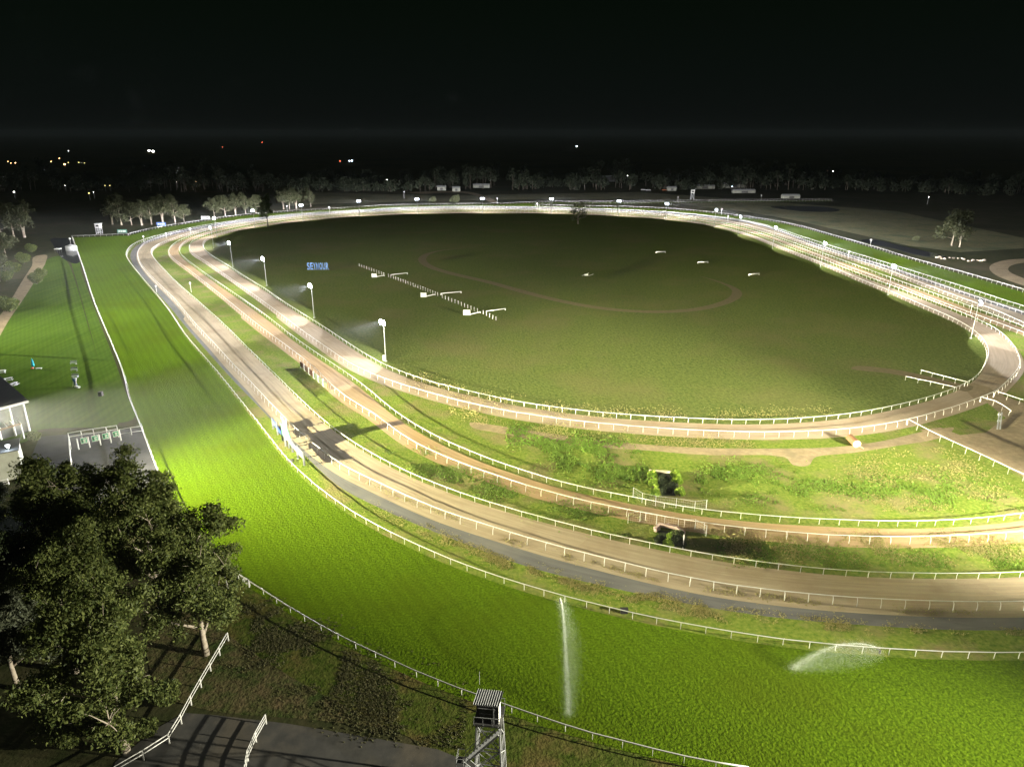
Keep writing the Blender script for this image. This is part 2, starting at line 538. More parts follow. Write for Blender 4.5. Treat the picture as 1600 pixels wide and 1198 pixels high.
def px_sheet(name, P, z, m, n=6, closed=True, kind='structure', curve=True):
    W = world(P, 0)
    if curve: W = catmull(W, True, n)
    return sheet(name, W, z, m, kind)


def ribbon(name, A, B, z, m):
    """track surface between outer loop A and inner loop B, uv in metres"""
    mb = MB(); uv = []
    s = 0.0
    m_ = len(B)
    # match each outer point to its nearest inner point, monotonic
    j = min(range(m_), key=lambda k: (B[k] - A[0]).length)
    d = 1 if (area(A) > 0) == (area(B) > 0) else -1
    js = float(j)
    rows = []
    for i in range(len(A) + 1):
        a = A[i % len(A)]
        if i:
            s += (a - A[i - 1]).length
            best = None
            for k in range(0, 9):
                q = (int(js) + d * k) % m_
                dd = (B[q] - a).length
                if best is None or dd < best[0]: best = (dd, int(js) + d * k)
            js = best[1]
        q = int(js) % m_
        if i == len(A): q = j
        rows.append((a, B[q], s))
    for a, b, s in rows:
        wd = (a - b).length
        mb.v += [(a.x, a.y, z), (b.x, b.y, z)]
        uv += [(s, 0.0), (s, wd)]
    for i in range(len(rows) - 1):
        q = (2 * i, 2 * i + 2, 2 * i + 3, 2 * i + 1)
        a, b, c = (Vector(mb.v[k]) for k in q[:3])
        if (b - a).cross(c - b).z < 0: q = tuple(reversed(q))
        mb.f.append(q)
    mb.uv = uv
    o = mb.build(name, m)
    return tag(o, kind='structure')


# ------------------------------------------------------------------ ground
Z = .012
g = MB()
g.face([(-9000, -300, -.03), (9000, -300, -.03), (9000, 14000, -.03), (-9000, 14000, -.03)])
tag(g.build('ground', M['land']), kind='structure')

RC1 = resample(catmull(world(R1A), False, 8), 3.0); RC1 = smooth(RC1, 4, False)
RB1 = world(R1B)
RCC = smooth(resample(catmull(world(R1C), False, 8), 3.0), 10, False)
RCD = smooth(resample(catmull(world(R1D), False, 8), 3.0), 10, False)
RCE = smooth(resample(catmull(world(R1E), False, 8), 3.0), 10, False)
# turf track: outside the near rail, the chute corner, the far rail, the right straight, then closed beyond the frame
jD = [p for p in RCC if p.x < RCD[0].x - 5]
closing = hermite(RCD[-1], (RCD[-1] - RCD[-6]).normalized(), RC1[0], (RC1[5] - RC1[0]).normalized())
sheet('turf_track', RC1 + RB1[1:-1] + jD + RCD + closing, 0.0, M['turf'])
k0 = next(i for i, p in enumerate(RCC) if p.x > RCD[0].x - 20)
sheet('chute_turf', RCC[k0:] + list(reversed(RCE)), .004, M['turf'])

ro_ = RC1[: next(i for i, p in enumerate(RC1) if p.x < -42)]
oo = offset(ro_, (-7.0 if offset(ro_, 1.0, False)[5].y > ro_[5].y else 7.0), False)
sheet('outer_grass', ro_ + list(reversed(oo)), .0055, M['outer_grass'])

asph_near = [(1600,984.7),(1480,984.7),(1360,977),(1180,962),(1105,948.8),(1015,930.7),(960,920),(870,897.7),(804,881),(740,854),(720,846.6),(680,831.7),(617,804.6),(552.6,774.6),(540,770),(500,735),(479,714),(450,684),(424.7,657),(408,639),(370,600),(330,556),(290,510),(265,479),(244,456),(220,429),(205,408),(203.7,396),(211,385.7),(227.7,376),(262,364.5),(300,356)]
asph = [(x, y - 0.0) for x, y in asph_near]
asphF = [(x, interp(far2, x) * .93 + station(0, x)[1] * .07 + .35) for x in (345, 400, 470, 560, 650, 750, 860, 970, 1050, 1110, 1160)] + [(1200,353.6),(1285,383),(1375,411),(1435,430.6),(1510,456),(1600,485)]
LA = loop(asph + asphF)
# the traced gravel edge lies on the ground, the loop helper reads rail tops: bring it down to the ground
def ground_loop(P):
    global RZ
    keep, RZ_ = RZ, 0.0
    W = catmull([at(x, y, 0).to_2d().to_3d() for x, y in P], False, 8)
    W = W + hermite(W[-1], (W[-1] - W[-6]).normalized(), W[0], (W[5] - W[0]).normalized())
    return smooth(resample(W, 3.0, True), 14, True)
LA = ground_loop(asph + asphF)
SGN[id(LA)] = 1 if area(LA) > 0 else -1
L3o = out_off(L3, lambda p: 1.7 if p.y < 230 else .8)
L4i = out_off(L4, lambda p: -.5)
L5o = out_off(L5, lambda p: 1.3 if p.y < 230 else .5)
L6i = out_off(L6, lambda p: .3)
L7o = out_off(L7, lambda p: 1.3 if p.y < 230 else .5)
L8i = out_off(L8, lambda p: -.2)
sheet('rail_verge', L2, .006, M['verge'])
ribbon('gravel_road', LA, L3o, Z, M['asphalt'])
ribbon('sand_track', L3o, L4i, Z * 2, M['sand'])
sheet('grass_strip', out_off(L4, -.45), Z * 2.5, M['verge'])
ribbon('orange_track', L5o, L6i, Z * 3.5, M['orange'])
sheet('middle_grass', out_off(L6, .33), Z * 4, M['verge'])
ribbon('training_track', L7o, L8i, Z * 5.5, M['training'])
sheet('infield_grass', out_off(L8, -.15), Z * 6, M['infield'])
ZI = Z * 6 + .006

# bare ground, yard, crossing and paths
px_sheet('bare_path', [(735,660),(770,664),(850,676),(940,689),(1000,694),(1100,700),(1200,701),(1300,699),(1380,689),(1440,675),(1490,668),(1470,684),(1400,697),(1330,708),(1275,714),(1262,728),(1240,727),(1225,714),(1100,711),(1000,703),(920,699),(850,690),(780,677),(738,668)], Z * 4.6, M['dirt'], 4)
px_sheet('dirt_yard', [(1436,672),(1470,668),(1500,680),(1540,676),(1568,655),(1600,640),(1760,640),(1760,830),(1610,752),(1560,722),(1500,694),(1460,680)], Z * 4.9, M['dirt'], 2, curve=False)
px_sheet('crossing', [(1505,606),(1520,598),(1545,605),(1560,616),(1600,630),(1700,660),(1700,720),(1580,660),(1540,628),(1524,626)], Z * 6.4, M['dirt'], 2, curve=False)
px_sheet('infield_path', [(1340,572),(1400,578),(1450,588),(1500,600),(1520,604),(1508,612),(1480,603),(1440,594),(1390,584),(1330,577)], ZI, M['loop_dirt'], 4)
px_sheet('lawn', [(60,672),(40,690),(-60,700),(-120,520),(-20,500),(12,480),(40,450),(62,420),(76,404),(90,400),(104,408),(118,440),(135,500),(150,550),(165,600),(182,666),(120,668)], .003, M['lawn'], 4)
px_sheet('horse_walk', [(122,395),(126,420),(140,462),(160,515),(178,560),(195,610),(208,655),(186,660),(168,608),(152,556),(138,505),(120,440),(112,405)], .005, M['lawn'], 4)
px_sheet('stall_paving', [(62,682),(180,672),(222,668),(250,740),(262,770),(150,790),(60,780),(40,735)], .006, M['paving'], 2, curve=False)
px_sheet('farm_path', [(-20,520),(10,480),(34,440),(50,415),(56,400),(70,398),(72,408),(60,430),(40,462),(14,500),(-12,540)], .004, M['dirt'], 4)
px_sheet('outer_bank', [(340,905),(400,940),(460,985),(540,1030),(640,1080),(740,1120),(860,1165),(1000,1215),(700,1240),(640,1150),(500,1125),(330,1110),(250,1080),(230,960),(260,880)], .002, M['bank'], 4)
px_sheet('service_road', [(180,1190),(240,1140),(288,1113),(340,1117),(450,1130),(600,1155),(740,1180),(900,1230),(900,1420),(100,1420)], .004, M['dark_road'], 2, curve=False)
px_sheet('pond', [(1205,322.5),(1235,322),(1285,323),(1312,328),(1300,331),(1260,330.5),(1215,326)], -.01, M['water_dark'], 4)
px_sheet('creek', [(1345,375),(1365,374),(1400,382),(1440,391),(1478,401),(1470,404),(1430,398),(1395,388),(1360,381)], -.01, M['water_dark'], 4)
px_sheet('dam', [(82,372),(96,372),(113,373),(117,384),(124,410),(118,412),(106,408),(96,402),(90,395),(84,384)], .008, M['water_dark'], 4)
px_sheet('lane', [(1546,420),(1552,412),(1575,406),(1610,404),(1660,403),(1660,409),(1605,410),(1580,415),(1577,424),(1600,435),(1640,448),(1640,458),(1596,445),(1560,432)], -.006, M['dirt'], 4)
px_sheet('far_track', [(640,300.5),(700,298.6),(725,299),(760,307),(775,316),(768,316),(752,309),(722,301.5),(700,301),(660,303)], -.008, M['dirt'], 4)
px_sheet('dry_paddock', [(480,300),(700,306),(1000,300),(1400,330),(1600,372),(1600,388),(1500,394),(1420,384),(1340,366),(1250,346),(1180,333),(1090,322),(1000,311),(840,311),(640,315),(520,318),(450,322),(440,308)], -.02, mat('dry_grass', (.075, .080, .032), (.15, .135, .06), .35, 1, .9, c3=(.045, .065, .022), scale3=.06, amt3=.9, bscale=1, bdist=.4), 2, curve=False)
LOOPC = [(725,388),(690,391),(670,396),(660,402),(660,409),(676,419),(715,430),(760,440),(810,454),(860,467),(920,479),(980,486),(1040,487.5),(1090,483.5),(1130,474),(1152,462),(1150,452),(1125,441),(1095,432)]
lc = smooth(resample(catmull(world(LOOPC, 0), False, 8), 3.0), 6, False)
lb = MB(); uv = []
A_ = offset(lc, 1.9, False); B_ = offset(lc, -1.9, False)
for i, (a, b) in enumerate(zip(A_, B_)):
    f = min(1, i / 12, (len(lc) - 1 - i) / 12) * .9 + .1
    c = lc[i]; a = c + (a - c) * f; b = c + (b - c) * f
    lb.v += [(a.x, a.y, ZI + .004), (b.x, b.y, ZI + .004)]
for i in range(len(lc) - 1):
    q = (2 * i, 2 * i + 1, 2 * i + 3, 2 * i + 2)
    a, b, c = (Vector(lb.v[k]) for k in q[:3])
    if (b - a).cross(c - b).z < 0: q = tuple(reversed(q))
    lb.f.append(q)
tag(lb.build('dirt_loop', M['loop_dirt']), kind='structure')

# ------------------------------------------------------------------ running rails
def post_mesh(name='post', h=RZ, lean=.32):
    mb = MB()
    pts = [(lean, 0, -.05), (lean, 0, h * .55), (lean * .75, 0, h * .82), (lean * .2, 0, h * .97), (0, 0, h)]
    mb.tube(pts, .04, 5)
    return mb.mesh(name, M['white'], True)


POST = post_mesh()


POST_NEAR = None


def running_rail(pts, label, closed=False, side=1, z0=0.0, rad=.055, group='white running rails round the tracks', step=3.0, every=1):
    """a rail on gooseneck posts; side = where the posts stand off"""
    pts = resample(pts, step, closed)
    c = sum(pts, Vector()) / len(pts)
    root = empty('running_rail', (0, 0, 0), 0, label, 'running rail', group)
    mb = MB(); mb.tube([Vector((p.x + random.gauss(0, .015), p.y + random.gauss(0, .015), RZ + z0 + random.gauss(0, .012))) for p in pts], rad, 6, closed)
    mb.build('rail', M['white'], root, True)
    inst = []
    m = len(pts)
    for i in range(0, m, every):
        a = pts[i - 1] if (i or closed) else pts[0]
        b = pts[(i + 1) % m] if (i < m - 1 or closed) else pts[-1]
        t = (b - a)
        n = Vector((t.y, -t.x, 0)).normalized() * side
        p = pts[i]
        # does the photograph see it?
        dz = p.y * math.cos(PITCH) + H * math.sin(PITCH)
        if dz < 10: continue
        sxp = 800 + p.x / dz * FPX
        syp = 599 + (H * math.cos(PITCH) - p.y * math.sin(PITCH)) / dz * FPX
        if -60 < sxp < 1660 and syp < 1260:
            inst.append((dz, p, math.atan2(n.y, n.x)))
    inst.sort(key=lambda q: q[0])
    for dz, p, rz in inst[:95]:
        o = link('post', POST, root, (p.x, p.y, z0), rz + random.gauss(0, .10))
        o.scale = (random.uniform(.8, 1.15), 1, 1)
        o.rotation_euler.y = random.gauss(0, .02)
    if len(inst) > 95:
        mb = MB()
        for dz, p, rz in inst[95:]:
            ca, sa = math.cos(rz), math.sin(rz)
            r = .045
            lo = [(p.x + .32 * ca, p.y + .32 * sa), (p.x, p.y)]
            (x0, y0), (x1, y1) = lo
            mb.tube([(x0, y0, z0 - .05), (x0, y0, RZ * .6 + z0), (x1, y1, RZ + z0)], r, 4)
        tag(mb.build('post', M['white'], root), kind='stuff')
    return root


sg = lambda P: SGN[id(P)]
running_rail(RC1, 'outer white rail of the turf track sweeping from the far corner past the lookout tower', side=-1 if area(L2) > 0 else 1, rad=.08)
running_rail(L2, 'inner white rail of the wide green turf track, beside the gravel road', True, side=sg(L2) * -1)
running_rail(L3, 'outer white rail of the pale sand track, along the gravel road', True, side=sg(L3), z0=Z)
running_rail(L4, 'inner white rail of the pale sand track, against the narrow green strip', True, side=-sg(L4), z0=Z * 2)
running_rail(L5, 'outer white rail of the orange dirt track', True, side=sg(L5), z0=Z * 3)
running_rail(L6, 'inner white rail of the orange dirt track, against the weedy middle strip', True, side=-sg(L6), z0=Z * 4)
running_rail(RCC, 'far outer rail behind the back straight running on to the right along the chute', side=-1)
running_rail(RCD, 'outer rail of the turf track down the right hand straight', side=1)
running_rail(RCE, 'short inner rail of the far chute beyond the back straight', side=1)
running_rail(RB1, 'short rail closing the far left end of the turf chute', side=-1)
# inner track rails stop at the crossing
def open_part(L, gap0, gap1):
    """loop L without the stretch between the two gap points"""
    i0 = min(range(len(L)), key=lambda k: (L[k] - gap0).length)
    i1 = min(range(len(L)), key=lambda k: (L[k] - gap1).length)
    a = L[i0:] + L[:i1 + 1]
    b = L[i1:] + L[:i0 + 1]
    return a if len(a) > len(b) else b
rail7 = open_part(L7, at(1557, 611, RZ).to_2d().to_3d(), at(1533, 620.3, RZ).to_2d().to_3d())
rail8 = open_part(L8, at(1494, 605.3, RZ).to_2d().to_3d(), at(1512, 597, RZ).to_2d().to_3d())
running_rail(rail7, 'outer white rail of the innermost training track, ending at the crossing', side=sg(L7), z0=Z * 5)
running_rail(rail8, 'inner white rail of the training track round the dark infield, ending at the crossing', side=-sg(L8), z0=Z * 6)


def px_rail(P, label, side=1, rad=.07, curve=True, z0=0.05, group='short white rails at the crossing'):
    W = world(P)
    W = catmull(W, False, 6) if curve and len(W) > 2 else W
    return running_rail(W, label, side=side, rad=rad, z0=z0, group=group)


px_rail([(1494,605.3),(1462,598),(1415,588)], 'short white rail on the near side of the path into the infield')
px_rail([(1512,597),(1480,589),(1439,578)], 'short white rail on the far side of the path into the infield')
px_rail([(1557,611),(1575,617),(1600,625),(1660,643)], 'white rail running right from the far corner of the crossing')
px_rail([(1533,620.3),(1548,623.5),(1564,631),(1580,642)], 'short bent white rail at the near corner of the crossing')
px_rail([(1420,655.4),(1448,670),(1475,683),(1540,713),(1600,741),(1680,779)], 'long white rail along the near edge of the dirt yard')

# ------------------------------------------------------------------ heights from the photograph
def hz(yb, yt):
    """height of a thing whose foot is at pixel row yb and whose top is at row yt"""
    Y = at(800, yb).y
    return H - Y * math.tan(PITCH + math.atan((yt - 599.0) / FPX))


M['lens'] = mat_emit('lamp_lens', (.93, .96, 1.0), 60.0)
M['lens_dim'] = mat_emit('lamp_lens_side', (.80, .88, 1.0), 14.0)
M['white_glow'] = M['white']

# ------------------------------------------------------------------ infield light poles
POLES = [  # pole foot, label tail
    ((603, 565), 'nearest of the left row, with a pale cabinet at its foot', 1),
    ((491, 497), 'second of the left row, between the nearest pole and the blue lettering', 1),
    ((417, 447), 'third of the left row of bright lamps', 1),
    ((364, 417), 'fourth of the left row, where the training track starts to bend', 1),
    ((334, 388), 'at the tight far left bend of the training track', 1),
    ((330, 371), 'at the very top of the far left bend', 1),
    ((392, 356), 'on the back straight just left of the lone dark tree', 0),
    ((464, 345), 'first pole right of the lone dark tree', 0),
    ((557, 336.8), 'on the back straight, second right of the dark tree', 0),
    ((651, 333.4), 'on the back straight in front of the shrubs', 0),
    ((754, 332.3), 'at the middle of the back straight', 0),
    ((863, 332.8), 'on the back straight just left of the bare tree', 0),
    ((970, 336.9), 'on the back straight right of the bare tree', 0),
    ((1048, 342.5), 'where the back straight starts to bend to the right', 0),
    ((1116, 355), 'on the far right bend, left of the scalloped patches of light', 0),
    ((1153, 368), 'seventh from the near end of the right row', 0),
    ((1207, 388.5), 'on the upper part of the right hand straight', 0),
    ((1282, 418), 'third from the near end of the right row', 0),
    ((1390, 461), 'second from the near end of the right row', 0),
    ((1517, 529), 'nearest of the right row, inside the sharp right bend', 0),
]
PH = 10.8


def pole_parts():
    p = MB(); p.tube([(0, 0, 0), (0, 0, 5), (0, 0, PH)], .1, 8, rr=[.15, .115, .075])
    arm = MB(); arm.beam((0, -.85, PH - .1), (0, .85, PH - .1), .09)
    head = MB()
    for y in (-.55, .55):
        head.box((.18, y, PH + .02), (.30, .62, .46), 0, 0)
        head.box((.06, y, PH + .34), (.5, .66, .05))
    lens = MB()
    for y in (-.78, .78):
        lens.tube([(.30, y, PH), (.50, y, PH), (.66, y, PH), (.74, y, PH)], 1, 12, rr=[.74, .72, .46, .05])
    base = MB(); base.box((0, 0, .1), (.55, .55, .2))
    return (p.mesh('pole', M['grey_metal'], True), arm.mesh('crossarm', M['dark_metal']), head.mesh('floodlight', M['dark_metal']),
            lens.mesh('lens', M['lens']), lens.mesh('lens', M['lens_dim']), base.mesh('footing', M['grey_metal']))


PP = pole_parts()
for k, (px, lab, bright) in enumerate(POLES):
    P0 = at(*px)
    i = min(range(len(L8)), key=lambda q: (L8[q] - P0).length)
    t = (L8[(i + 3) % len(L8)] - L8[i - 3]).normalized() * SGN[id(L8)]
    n = Vector((t.y, -t.x, 0))                       # outwards
    # every pole stands inside the rail
    d = (P0 - L8[i]).dot(n)
    if d > -1.2: P0 = P0 - n * (d + 1.6)
    a = math.atan2(n.y, n.x)
    root = empty('light_pole', (P0.x, P0.y, ZI), a, 'infield floodlight pole ' + lab, 'light pole', 'floodlight poles round the infield')
    link('pole', PP[0], root); link('crossarm', PP[1], root)
    h = link('floodlight', PP[2], root); link('footing', PP[5], root)
    link('lens', PP[3] if bright else PP[4], h)
    if k == 0:
        MB().box((.1, -.9, .75), (.5, .6, 1.5)).build('cabinet', M['white_dirty'], root)
    for s, yaw, pw, ss in ((0, R(-28), 1.0, 122), (1, R(12), .6, 116)):
        ld = bpy.data.lights.new('floodlight_lamp', 'SPOT')
        photometric(ld, 1.85, .16, .10, .12)
        ld.energy = POLE_W * pw
        ld.spot_size = R(ss); ld.spot_blend = .10
        ld.color = (.97, .96, 1.0)
        ld.shadow_soft_size = .2
        o = bpy.data.objects.new('floodlight_lamp', ld)
        o.location = P0 + n * .75 + Vector((0, 0, PH + .05)) + t * (-.5 if s == 0 else .5)
        dirv = Vector((math.cos(a + yaw), math.sin(a + yaw), 0)) * math.cos(R(36)) + Vector((0, 0, -math.sin(R(36))))
        o.rotation_euler = dirv.to_track_quat('-Z', 'Y').to_euler()
        COL.objects.link(o)

# ------------------------------------------------------------------ distance markers: white disc on a post
def disc_post(px, h, label, white=True):
    p = at(*px)
    r = empty('distance_marker', (p.x, p.y, 0), 0, label, 'marker post', 'distance markers beside the rails')
    MB().tube([(0, 0, 0), (0, 0, h)], .08, 6).build('post', M['white'], r)
    mb = MB(); mb.tube([(0, -.06, h + .3), (0, .06, h + .3)], .5 if px[1] < 420 else .34, 14)
    mb.build('disc', M['white'], r)


for px, h, lab in (
    ((225.5, 379), 3, 'lime lit marker post at the far left bend of the turf rail'),
    ((261, 374), 3, 'small white marker post on the sand track at the far left bend'),
    ((245, 457), 2.2, 'white marker disc between turf rail and gravel road, left straight'),
    ((299, 457), 3.4, 'white topped marker pole on the green strip inside the sand track'),
    ((449, 331), 4, 'white marker disc behind the far left of the back straight'),
    ((515, 333), 4, 'white marker disc on the back straight turf, left part'),
    ((777, 318), 4, 'white marker disc at the middle of the far outer rail'),
    ((839.6, 327), 4, 'white marker disc on the back straight left of the bare tree'),
    ((1059, 316), 4, 'white marker disc left of the far white judges tower'),
    ((1189, 313), 4, 'white marker disc near the end of the far chute'),
    ((1127, 336), 4, 'white marker disc where the right bend begins'),
    ((1137, 347), 3.5, 'white marker disc by the inner tracks on the far right bend'),
    ((1325, 404), 3, 'white marker disc half way down the right hand straight'),
    ((1359.6, 385), 3.2, 'white marker disc in front of the dark creek'),
    ((1516, 491), 2.6, 'white marker disc behind the nearest right hand light pole'),
    ((298, 366), 3, 'white marker disc at the top of the far left bend, by the orange track')):
    disc_post(px, h, lab)

# ------------------------------------------------------------------ blue lettering SEYMOUR
M['blue'] = mat('blue_panel', (.07, .16, .50), (.09, .20, .60), 2, 0, .5)
M['sea'] = mat('pale_blue_letters', (.11, .21, .46), (.14, .26, .54), 2, 0, .5)
M['green_sign'] = mat('green_sign', (.03, .28, .13), (.04, .34, .16), 2, 0, .5)
M['mint'] = mat('mint_panel', (.05, .15, .10), (.07, .19, .13), 2, 0, .5)
M['black'] = mat('black_paint', (.02, .02, .022), rough=.6)


def text_mesh(s, size, depth, m, name='letter', off=.0):
    cu = bpy.data.curves.new('t', 'FONT')
    cu.body = s; cu.size = size; cu.extrude = depth; cu.align_x = 'CENTER'; cu.offset = off
    o = bpy.data.objects.new('t', cu); COL.objects.link(o)
    bpy.context.view_layer.update()
    me = bpy.data.meshes.new_from_object(o.evaluated_get(bpy.context.evaluated_depsgraph_get()))
    bpy.data.objects.remove(o); bpy.data.curves.remove(cu)
    me.name = name
    me.materials.clear(); me.materials.append(m)
    return me


pa, pb = at(480, 422.5), at(514, 422.5)
root = empty('place_name_sign', (pa + pb) / 2, 0, 'row of big upright blue letters reading SEYMOUR on the dark infield', 'sign')
Wd = (pb - pa).length
hl = hz(422.5, 412)
for k, ch in enumerate('SEYMOUR'):
    me = text_mesh(ch, hl * 1.42, .10, M['sea'], off=.012 * hl)
    o = link('letter', me, root)
    o.rotation_euler = (R(90), 0, 0)
    xs = [v.co.x for v in me.vertices]
    wdt = max(xs) - min(xs)
    o.scale = (min(1.25, Wd / 7 * .78 / wdt), 1, 1)
    o.location = (-Wd / 2 + Wd / 7 * (k + .5), 0, .45)
fr = MB()
fr.beam((-Wd / 2, .15, .35), (Wd / 2, .15, .35), .15); pass
for k in range(8): fr.beam((-Wd / 2 + Wd / 7 * k, .25, 0), (-Wd / 2 + Wd / 7 * k, .25, .5), .12)
fr.build('support_frame', M['dark_metal'], root)

# ------------------------------------------------------------------ infield lane: boards, rails, short posts
def vboard(name, a, b, z0, z1, m, parent, th=.08):
    """upright panel over the ground line a-b"""
    a = Vector(a); b = Vector(b)
    d = (b - a); n = Vector((d.y, -d.x, 0)).normalized() * th / 2
    mb = MB()
    q = [a - n, b - n, b + n, a + n]
    mb.v = [(p.x, p.y, z) for z in (z0, z1) for p in q]
    mb.f = [(3, 2, 1, 0), (4, 5, 6, 7), (0, 1, 5, 4), (1, 2, 6, 5), (2, 3, 7, 6), (3, 0, 4, 7)]
    return mb.build(name, m, parent)


for (x0, x1, yb, yt), re, lab in (((581, 588.5, 434, 427.8), (600.5, 432), 'white square board on the infield, farthest of the three'),
                                  ((657.5, 666, 464.8, 457.8), (680, 461.8), 'white square board on the infield, middle one of the three'),
                                  ((724, 734.7, 493.2, 484.7), (750.5, 489.5), 'white square board on the infield, nearest of the three')):
    a, b = at(x0, yb), at(x1, yb)
    r = empty('infield_board', (0, 0, 0), 0, lab, 'board', 'white boards of the infield lane')
    vboard('panel', (a.x, a.y, 0), (b.x, b.y, 0), ZI + .15, ZI + hz(yb, yt), M['white_dirty'], r, .3)
    for p in (a, b): MB().box((p.x, p.y + .3, .9), (.15, .15, 1.8)).build('post', M['white_dirty'], r)
    w_ = b - a
    vboard('faded_panel_mark', (a.x + w_.x * .3, a.y - .18, 0), (a.x + w_.x * .72, a.y - .18, 0), ZI + 1.1, ZI + 1.35, M['grey_metal'], r, .04)
    e = at(*re)
    mb = MB(); mb.beam((b.x, b.y, .5), (e.x, e.y, .5), .22, .3); mb.build('low_rail', M['white_dirty'], r)
    MB().beam((e.x, e.y, 0), (e.x, e.y, .6), .18).build('rail_foot', M['white_dirty'], r)
for (a, b), lab in ((((611, 431.6), (636.5, 428.6)), 'pale low rail on the grass right of the farthest white board'),
                    (((689, 461.2), (720.5, 458.2)), 'pale low rail on the grass right of the middle white board'),
                    (((760, 489), (789.5, 485)), 'pale low rail on the grass right of the nearest white board'),
                    (((1025, 395.8), (1039.4, 395.2)), 'small pale log jump, farthest of the three on the right infield'),
                    (((1090.5, 412), (1106, 411)), 'small pale log jump, middle one of the three on the right infield'),
                    (((1170, 431), (1186, 429.5)), 'small pale log jump with a dark shadow, nearest of the three on the right infield')):
    a, b = at(*a), at(*b)
    r = empty('low_jump', (0, 0, 0), 0, lab, 'jump', 'low jumps on the infield')
    MB().tube([(a.x, a.y, .65), (b.x, b.y, .65)], .16 if lab[0] == 'p' else .3, 8).build('pole', M['white_dirty'], r, True)
    for p in (a, b): MB().box((p.x, p.y, .35), (.25, .5, .75)).build('foot', M['white_dirty'], r)
pm = MB(); pm.tube([(0, 0, 0), (0, 0, 1.25)], .09, 6); pm.box((0, 0, 1.25), (.25, .12, .12)); PM = pm.mesh('lane_post', M['white_dirty'])
for A, B, n in (((561.5, 416.5), (600, 431), 11), ((607, 433), (684, 462.5), 21), ((691, 466), (746, 488), 12), ((755, 491), (775, 501), 5)):
    for k in range(n):
        f = k / (n - 1)
        p = at(A[0] + (B[0] - A[0]) * f, A[1] + (B[1] - A[1]) * f)
        tag(link('lane_post', PM, None, (p.x, p.y, ZI)), 'one of the short white posts in a slanting line across the infield', 'post', 'short white posts of the infield lane')
for A, B, n in (((688, 457), (702, 467), 4), ((600, 424), (612, 432), 4)):
    pass
p = at(916, 431)
r = empty('broken_jump', (p.x, p.y, ZI), .3, 'little heap of pale poles lying alone in the middle of the infield', 'jump')
MB().box((0, 0, .35), (1.6, .5, .7)).build('block', M['white_dirty'], r)
mb = MB(); mb.tube([(-2.2, -.6, .2), (1.5, .8, .9)], .1, 6); mb.tube([(.6, -1.2, .15), (3.2, -.2, .5)], .1, 6); mb.build('pole', M['white_dirty'], r)

M['board_white'] = mat('board_white', (.12, .125, .13), (.16, .165, .18), 2, 0, .6)
M['board_blue'] = mat('board_blue', (.015, .035, .16), (.02, .05, .22), 2, 0, .5)
# ------------------------------------------------------------------ finish boards
def upost(px, top, parent, m='board_white', w_=.3, name='post'):
    p = at(*px); h = hz(px[1], top)
    return MB().beam((p.x, p.y, 0), (p.x, p.y, h), w_).build(name, M[m], parent)


FA, FB, FC, FD, FD2, FE, FF, FG = ((427.3, 669.8), (434.4, 679), (442, 688.4), (446.7, 697), (452, 700), (457.5, 706), (465.8, 716.6), (475.7, 727))


def P2(px): p = at(*px); return Vector((p.x, p.y, 0))


r = empty('blue_sign_board', (0, 0, 0), 0, 'blue sign board on white posts beside the tall winning post', 'sign')
upost(FA, 652, r); upost(FB, 658, r); upost(FC, 664, r)
b1 = vboard('panel', P2(FA), P2(FB), 1.2, hz(669.8, 652.5) - .1, M['board_blue'], r, .12)
vboard('panel', P2(FB), P2(FC), 1.0, 1.9, M['board_blue'], r, .12)
ab = P2(FB) - P2(FA); nn = Vector((ab.y, -ab.x, 0)).normalized() * -.14
if nn.x > 0: nn = -nn
vboard('white_mark', P2(FA) + ab * .45 + nn, P2(FA) + ab * .6 + nn, 1.5, 2.3, M['board_white'], b1, .03)
vboard('white_mark', P2(FA) + ab * .3 + nn, P2(FA) + ab * .8 + nn, 1.75, 2.0, M['board_white'], b1, .025)
r = empty('winning_post', (0, 0, 0), 0, 'tall white winning post, highest of the boards beside the gravel road', 'winning post')
upost(FD, 651, r, w_=.36, name='column'); upost(FD2, 656, r, w_=.3, name='column')
vboard('panel', P2(FD) + Vector((.1, 0, 0)), P2(FD2), 1.5, hz(698, 656), M['board_white'], r, .2)
r = empty('green_board', (0, 0, 0), 0, 'pale green panels on white posts on both sides of the winning post', 'sign')
upost(FC, 659, r); upost(FE, 686, r)
vboard('panel', P2(FC), P2(FD), 1.6, hz(692, 662), M['mint'], r, .12)
dd = P2(FE) - P2(FD2)
mb = MB(); n_ = Vector((dd.y, -dd.x, 0)).normalized() * .07
aa, bb = P2(FD2) + dd * .08, P2(FE)
za, zb = hz(700, 667), hz(706, 687)
mb.v = [tuple(aa - n_ + Vector((0, 0, 1.2))), tuple(bb - n_ + Vector((0, 0, 1.0))), tuple(bb - n_ + Vector((0, 0, zb))), tuple(aa - n_ + Vector((0, 0, za))),
        tuple(aa + n_ + Vector((0, 0, 1.2))), tuple(bb + n_ + Vector((0, 0, 1.0))), tuple(bb + n_ + Vector((0, 0, zb))), tuple(aa + n_ + Vector((0, 0, za)))]
mb.f = [(0, 1, 2, 3), (7, 6, 5, 4), (0, 4, 5, 1), (1, 5, 6, 2), (2, 6, 7, 3), (3, 7, 4, 0)]
mb.build('panel', M['mint'], r)
r = empty('white_board', (0, 0, 0), 0, 'low white board on three posts, nearest of the boards by the gravel road', 'board')
upost(FE, 688, r, w_=.32); upost(FF, 696, r, w_=.32); upost(FG, 707, r, w_=.32)
vboard('panel', P2(FE), P2(FF), 1.2, hz(706, 688.5), M['board_white'], r, .12)
vboard('panel', P2(FF), P2(FG), 1.2, hz(717, 697.5), M['board_white'], r, .12)

